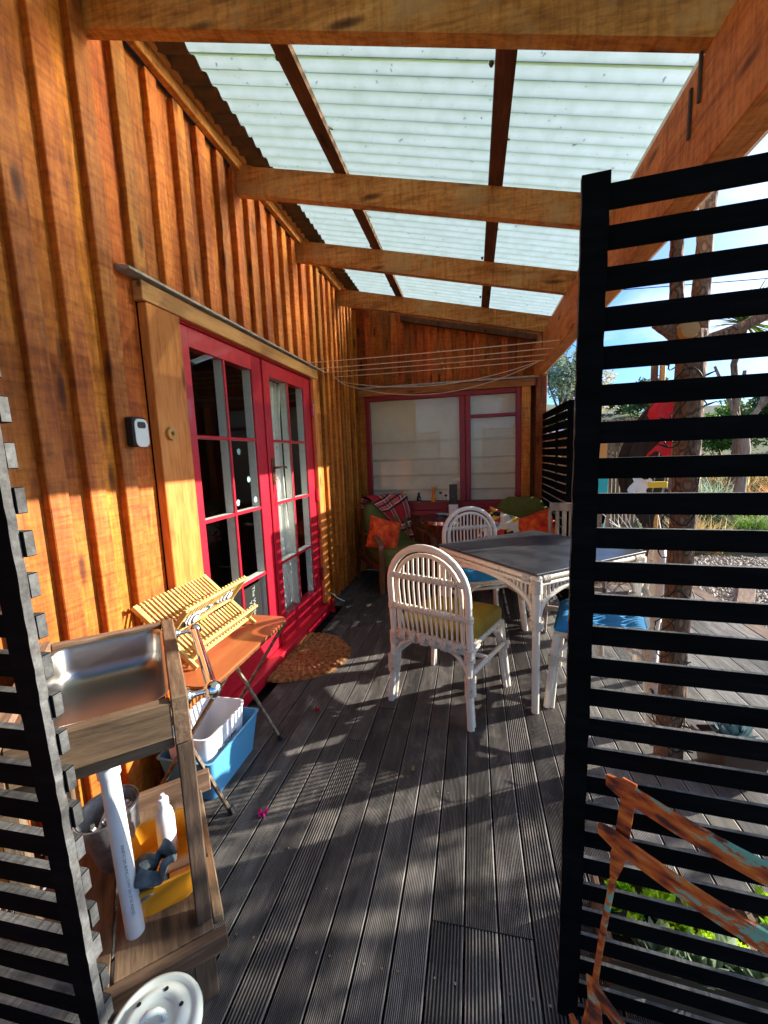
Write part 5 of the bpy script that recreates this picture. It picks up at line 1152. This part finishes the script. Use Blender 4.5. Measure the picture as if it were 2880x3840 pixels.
ob('planter_side', MB().box((-.14, -.10, 0), (.20, -.085, .10), c=.002), 'greywoodX', P2); ob('planter_side', MB().box((-.14, .085, 0), (.20, .10, .10), c=.002), 'greywoodX', P2); ob('planter_side', MB().box((-.14, -.084, 0), (-.125, .084, .10)), 'greywood', P2); ob('planter_side', MB().box((.185, -.084, 0), (.20, .084, .10)), 'greywood', P2)
ob('soil', MB().box((-.124, -.083, .01), (.184, .083, .088)), 'soil', P2); sm = MB()
for i in range(40): rosette(sm, (rs.uniform(-.12, .18), rs.uniform(-.08, .08), .088), rs.uniform(.022, .040), 12, rs)
ob('succulent_foliage', sm, 'leaflime', P2, kind='stuff')
PT = thing('plant_pot', 'square dark brown pot with a blue grey agave standing beside the tree trunk', 'potted plant', (1.005, 1.80, 0), R(8))
pm = MB(); loft(pm, [[(x, y, z) for x, y in rrect(a, a, .01, 3)] for a, z in ((.15, 0), (.185, .13), (.195, .13), (.195, .15), (.17, .15), (.165, .13))], cap0=True, cap1=True); ob('pot', pm, 'brownpot', PT)
am = MB(); rosette(am, (0, 0, .14), .13, 22, rs, (18, 75), .22); ob('leaf_rosette', am, 'leafblue', PT)
P3 = thing('plant_pot', 'glazed red pot with leafy plant on the deck edge beyond the table', 'potted plant', (1.55, 4.05, 0))
ob('pot', MB().lathe([(0, 0), (.13, 0), (.19, .14), (.20, .26), (.215, .28), (.20, .29), (.17, .27), (0, .26)], 28), 'terracotta', P3, smooth=True, angle=50)
am = MB()
for k in range(60):
    a = rs.uniform(0, 6.3); e = R(rs.uniform(25, 80)); blade_leaf(am, (rs.uniform(-.1, .1), rs.uniform(-.1, .1), .27), (math.cos(a)*math.cos(e), math.sin(a)*math.cos(e), math.sin(e)), rs.uniform(.12, .28), .02, .4)
ob('foliage', am, 'leafmid', P3)
P4 = thing('plant_pot', 'wide grey trough with upright green strap leaves past the umbrella', 'potted plant', (1.9, 4.9, 0))
ob('trough', openbox(.5, .25, .56, .30, .22, .01), 'palegrey', P4); am = MB()
for k in range(120):
    a = rs.uniform(0, 6.3); e = R(rs.uniform(45, 85)); blade_leaf(am, (rs.uniform(-.24, .24), rs.uniform(-.1, .1), .18), (math.cos(a)*math.cos(e), math.sin(a)*math.cos(e), math.sin(e)), rs.uniform(.22, .42), .016, .5)
ob('foliage', am, 'leafmid', P4)
am = MB()
for k in range(16):
    a = rs.uniform(0, 6.3); e = R(rs.uniform(20, 60)); p = Vector((rs.uniform(-.5, .3), rs.uniform(-.2, .2), .1)); d = Vector((math.cos(a)*math.cos(e), math.sin(a)*math.cos(e)*.5, math.sin(e)))
    am.tube([p, p+d*.3+Vector((0, 0, .03)), p+d*.7-Vector((0, 0, .02))], [.007, .006, .003], 5)
ob('bare_shrub', am, 'white', label='bare pale twiggy shrub sprawling in front of the paling fence', cat='shrub', loc=(1.75, 4.75, .1))

# ------------------------------------------------------------------ garden beyond
ob('gravel_bed', MB().box((2.07, -2, -.13), (9, 5.75, -.055)), 'gravelbase', kind='structure')
pb = MB(); pr2 = random.Random(31)
base = [(0, 0, 1), (0, 0, -1), (1, 0, 0), (-1, 0, 0), (0, 1, 0), (0, -1, 0)]; bf_ = [(0, 2, 4), (0, 4, 3), (0, 3, 5), (0, 5, 2), (1, 4, 2), (1, 3, 4), (1, 5, 3), (1, 2, 5)]
for k in range(9000):
    x, y = 2.08+3.0*pr2.random()**1.2, pr2.uniform(2.6, 5.75); s_ = pr2.uniform(.012, .030); a = pr2.uniform(0, 6.3); c_, n_ = math.cos(a), math.sin(a); fl_ = pr2.uniform(.45, .8)
    pb.add([(x+(vx*c_-vy*n_*.7)*s_, y+(vx*n_+vy*c_*.7)*s_, -.05+vz*s_*fl_) for vx, vy, vz in base], bf_)
ob('gravel_stones', pb, 'pebble', kind='stuff')
# edging sleepers
ob('garden_edging', MB().box((0, -.06, -.12), (1.3, .06, .0), c=.004), 'greywoodX', label='weathered timber edging plank beside the gravel bed', cat='edging', loc=(2.12, 3.75, -.01), rot=(0, 0, R(60)))
def tuft(mb, c, n, L, wv_, rr, e0=40, e1=85, curl=.35):
    for k in range(n):
        a = rr.uniform(0, 6.3); e = R(rr.uniform(e0, e1)); blade_leaf(mb, (c[0]+rr.uniform(-.05, .05), c[1]+rr.uniform(-.05, .05), c[2]), (math.cos(a)*math.cos(e), math.sin(a)*math.cos(e), math.sin(e)), L*rr.uniform(.6, 1.1), wv_, curl, 4)
def plant(nm, label, cat, loc, spec, mt, group=None):
    mb = MB(); rr = random.Random(int(loc[0]*100+loc[1]*37)); n, spread, L, wv_, cnt = spec
    for k in range(cnt): tuft(mb, (rr.uniform(-spread, spread), rr.uniform(-spread, spread), 0), n, L, wv_, rr)
    return ob(nm, mb, mt, label=label, cat=cat, loc=loc, group=group)
plant('grass_tussock', 'straw coloured grass tussock just right of the trunk beyond the gravel', 'grass tussock', (3.0, 6.35, -.1), (60, .28, .55, .006, 9), 'leafstraw')
plant('grass_tussock', 'fresh green grass tussock right of the straw coloured one', 'grass tussock', (3.95, 6.7, -.1), (70, .28, .6, .007, 9), 'leafmid')
plant('grass_tussock', 'grey green leafy clump at the right edge beyond the gravel', 'plant', (4.75, 6.4, -.1), (50, .3, .4, .016, 8), 'leafgrey')
plant('shrub_clump', 'pale lime flowering shrub behind the grass tussocks', 'shrub', (4.0, 8.6, -.1), (60, .5, .95, .014, 9), 'leafgrey')
plant('shrub_clump', 'orange tinted dry shrub right of the pale shrub', 'shrub', (5.35, 8.8, -.1), (60, .4, .8, .014, 8), 'leaforange')
plant('shrub_clump', 'green leafy plant in the corner of the deck beside the gravel', 'plant', (2.22, 2.95, -.1), (40, .12, .16, .012, 6), 'leaflime')
plant('shrub_clump', 'reddish dry hedge in front of the far slope', 'shrub', (6.3, 12.5, -.1), (50, 1.4, 1.3, .02, 24), 'leafstraw')
plant('shrub_clump', 'brown tangled shrub left of the umbrella base', 'shrub', (1.45, 5.0, -.1), (40, .2, .55, .008, 6), 'leaforange')
# paling fence
FN = thing('paling_fence', 'weathered vertical paling fence behind the closed umbrella', 'fence', (2.12, 8.2, -.14)); rf_ = random.Random(6)
for k in range(20): ob('paling', MB().box((k*.064, 0, 0), (k*.064+.046, .02, 1.95+rf_.uniform(-.02, .02)), c=.002), 'paling', FN)
for z in (.4, 1.6): ob('rail', MB().box((0, .021, z), (1.27, .06, z+.08)), 'paling', FN)
# mural panel
MU = thing('mural_panel', 'painted orange and turquoise panel leaning at the end of the fence', 'panel', (1.62, 6.3, -.1))
ob('board_face', MB().box((-.10, 0, 0), (.17, .02, 1.62), c=.002), 'ringwood', MU); ob('turquoise_shape', MB().prism([(0, 0), (.18, .02), (.20, .9), (.05, 1.1), (-.06, .6)], .004, Matrix.Translation((.0, -.002, .2)) @ Matrix.Rotation(pi/2, 4, 'X')), 'tealp', MU)
ob('yellow_shape', MB().prism([(.1, 0), (.16, .05), (.18, .3), (.12, .4), (.06, .2)], .004, Matrix.Translation((.02, -.002, .35)) @ Matrix.Rotation(pi/2, 4, 'X')), 'yellowp', MU)
MU2 = thing('mural_panel', 'tall turquoise and yellow painted panel behind the far slatted screen', 'panel', (1.10, 5.2, -.1))
ob('board_face', MB().box((-.05, 0, 0), (.22, .02, 1.5), c=.002), 'tealp', MU2); ob('yellow_shape', MB().prism([(0, 0), (.14, .04), (.12, .3), (.02, .34)], .004, Matrix.Translation((.0, -.002, .75)) @ Matrix.Rotation(pi/2, 4, 'X')), 'yellowp', MU2)
ob('red_shape', MB().prism([(0, 0), (.2, .0), (.2, .03), (.0, .03)], .004, Matrix.Translation((-.03, -.002, .62)) @ Matrix.Rotation(pi/2, 4, 'X')), 'red', MU2)
for k, (x, z, c_) in enumerate(((-.02, 1.02, 'yellowp'), (.07, .93, 'plastorange'), (-.14, .92, 'yellowp'))):
    ob('fruit_ornament', MB().lathe([(.05*math.sin(pi*q/8), .05*math.cos(pi*q/8)) for q in range(9)], 12), c_, smooth=True, label=['round yellow ornament, highest of three behind the far screen', 'orange ornament, right one of the lower pair behind the far screen', 'yellow ornament, left one of the lower pair behind the far screen'][k], cat='ornament', loc=(.95+x, 4.45, z+.3))
# neighbour shed roof behind far screen
NS = thing('garden_shed', 'low shed with pale corrugated roof edge behind the far slatted screen', 'shed', (1.05, 6.6, -.1))
ob('wall', MB().box((-.6, 0, 0), (.35, 1.6, 1.60)), 'paling', NS); rm = MB(); rm.grid(lambda u, v: (-.75+1.25*u, -.15+1.9*v, 1.66+.12*v+.012*math.cos(u*80)), 90, 3); ob('roof', rm, 'palegrey', NS, smooth=True)
# trees
def crown(mb, c, rad, n, ls, rr, squash=.8):
    blobs = [(Vector(c)+Vector((rr.uniform(-1, 1)*rad*.65, rr.uniform(-1, 1)*rad*.65, rr.uniform(-1, 1)*rad*squash*.65)), rad*rr.uniform(.25, .5)) for _ in range(14)]
    for k in range(n):
        b0, br = blobs[rr.randrange(len(blobs))]; d = Vector((rr.gauss(0, 1), rr.gauss(0, 1), rr.gauss(0, 1))).normalized(); p = b0+d*br*rr.uniform(.55, 1.05)
        a = Vector((rr.gauss(0, 1), rr.gauss(0, 1), rr.gauss(0, .6))).normalized()*ls*rr.uniform(.6, 1.3); b_ = a.cross(d); b_ = b_.normalized()*ls*.45 if b_.length > 1e-4 else Vector((ls*.4, 0, 0))
        mb.add([p-a, p+b_, p+a, p-b_], [(0, 1, 2, 3)])
def tree(nm, label, loc, hh, rad, mt, n=2600, ls=.18, tw=.14, sd=0, group='trees beyond the garden', lean=0):
    t = thing(nm, label, 'tree', loc, 0, group); rr = random.Random(sd)
    ob('trunk', rough_tube([(0, 0, 0), (lean*.3, 0, hh*.35), (lean*.7, 0, hh*.7)], [tw, tw*.75, tw*.4], 10, .02), 'bark', t, smooth=True)
    for k in range(5):
        a = rr.uniform(0, 6.3); ob('limb', MB().tube([(lean*.4, 0, hh*.45), (lean*.5+rad*.3*math.cos(a), rad*.3*math.sin(a), hh*.62), (lean*.6+rad*.6*math.cos(a), rad*.6*math.sin(a), hh*.78)], [tw*.45, tw*.3, tw*.12], 6), 'bark', t)
    mb = MB(); crown(mb, (lean*.7, 0, hh*.74), rad, n, ls, rr); ob('crown', mb, mt, t)
    return t
tree('gum_tree', 'tall airy gum tree rising above the shed roof left of the screen post', (5.1, 27, -1), 9.2, 1.9, 'leafgrey', 3600, .14, .16, 1)
tree('gum_tree', 'shorter twiggy tree beside the tall gum tree', (6.9, 28, -1), 7.4, 1.6, 'leafstraw', 1600, .12, .13, 2)
tree('evergreen_tree', 'small dark evergreen on the slope behind the umbrella poles', (13, 36, -1), 8.2, 1.5, 'leafdark', 2400, .16, .13, 5)
for k, (x, y, hh, rad, mt_, lab) in enumerate([(24, 40, 5.6, 3.0, 'leafdark', 'dark rounded bush on the slope right of the trunk'), (29, 42, 6.4, 3.6, 'leafmid', 'mid green bush on the slope behind the bare tree'), (35, 43, 6.0, 3.4, 'leafdark', 'dark bush on the slope at the right edge'), (19, 38, 4.8, 2.6, 'leafmid', 'green bush low on the slope behind the trunk'), (22, 31, 3.4, 2.0, 'leaforange', 'rusty brown bush below the dark bushes'), (28, 33, 3.6, 2.2, 'leafstraw', 'pale yellow bush below the mid green bush')]):
    tree('bush', lab, (x, y, -1), hh, rad, mt_, 3200, .20, .12, 30+k, 'bushes on the slope')
# bare branched tree at right
BT = thing('bare_tree', 'smooth barked young tree with bare forking branches at the right edge', 'tree', (4.08, 7.6, -.1))
ob('trunk', rough_tube([(0, 0, 0), (.02, 0, .7), (.05, 0, 1.3), (.0, 0, 1.62)], [.085, .075, .07, .075], 12, .006), 'palebark' if 'palebark' in M else 'teak', BT, smooth=True)
for pts in ([(0, 0, 1.6), (-.14, 0, 1.9), (-.30, .02, 2.3), (-.42, .04, 2.6)], [(-.14, 0, 1.9), (-.06, 0, 2.2), (-.03, 0, 2.5)], [(0, 0, 1.6), (.2, 0, 1.95), (.32, 0, 2.35), (.40, 0, 2.75)], [(.2, 0, 1.95), (.45, .05, 2.2), (.7, .05, 2.6)]):
    ob('branch', MB().tube(pts, [.045, .034, .028, .02][:len(pts)], 9), 'teak', BT, smooth=True)
# palm / cabbage tree upper right
PA = thing('cabbage_tree', 'cabbage tree with spiky green fronds at the upper right', 'tree', (4.95, 9.5, -.1))
ob('trunk', rough_tube([(0, 0, 0), (.06, 0, 1.6), (-.08, 0, 2.9), (.05, 0, 3.55)], [.08, .06, .055, .055], 12, .01), 'bark', PA, smooth=True)
pmf = MB(); rr = random.Random(77)
for k in range(150):
    a = rr.uniform(0, 6.3); e = R(rr.uniform(-25, 80)); blade_leaf(pmf, (.05, 0, 3.6), (math.cos(a)*math.cos(e), math.sin(a)*math.cos(e), math.sin(e)), rr.uniform(.45, .85), .022, .35, 6)
ob('frond_head', pmf, 'palm', PA)
bw = MB(); rb2 = random.Random(90)
for k in range(95):
    u, v = rb2.uniform(.05, .98), rb2.uniform(.0, .16); p = hf(u, v); crown(bw, (p[0], p[1], p[2]+.9), rb2.uniform(1.8, 3.6), 420, .32, rb2, .75)
ob('bushland', bw, 'leafdark', kind='stuff')
# utility pole lines far off
UP = thing('utility_pole', 'distant timber power pole with cross arm seen through the upper gaps of the screen', 'pole', (16.5, 24, -1))
ob('pole', MB().tube([(0, 0, 0), (0, 0, 11.6)], .13, 8), 'purlin', UP); ob('cross_arm', MB().box((-1.5, -.06, 10.9), (1.5, .06, 11.1)), 'purlin', UP)
for x in (-1.3, -.7, .6, 1.3): ob('insulator', MB().lathe([(0, 0), (.08, 0), (.10, .1), (.05, .22), (0, .24)], 8, cen=(x, 0, 11.1)), 'black', UP)
for z in (10.95, 10.3): ob('power_line', MB().tube([(-40+80*k/20, 6*(k/20-.5), z-.6+.9*(2*k/20-1)**2) for k in range(21)], .02, 4), 'black', UP)
# big shrub to the right of the deck, outside the picture, that dapples the near deck
def shade_shrub(nm, label, loc, rad, hh, n, sd, sq=.32):
    t = thing(nm, label, 'shrub', loc, 0, 'garden shrubs right of the deck'); rr = random.Random(sd); mb = MB(); crown(mb, (0, 0, hh), rad, n, .055, rr, sq); ob('crown', mb, 'leafmid', t)
    for k in range(6): a = rr.uniform(0, 6.3); ob('stem', MB().tube([(0, 0, -.1), (.3*rad*math.cos(a), .3*rad*math.sin(a), hh*.6), (.6*rad*math.cos(a), .6*rad*math.sin(a), hh)], [.03, .02, .01], 6), 'bark', t)
shade_shrub('garden_shrub', 'dense leafy shrub standing right of the deck behind the screen', (4.3, 2.75, -.1), 1.05, 2.20, 1500, 41)
shade_shrub('garden_shrub', 'second leafy shrub nearer the camera right of the deck', (3.6, 1.5, -.1), .85, 2.00, 1000, 42)
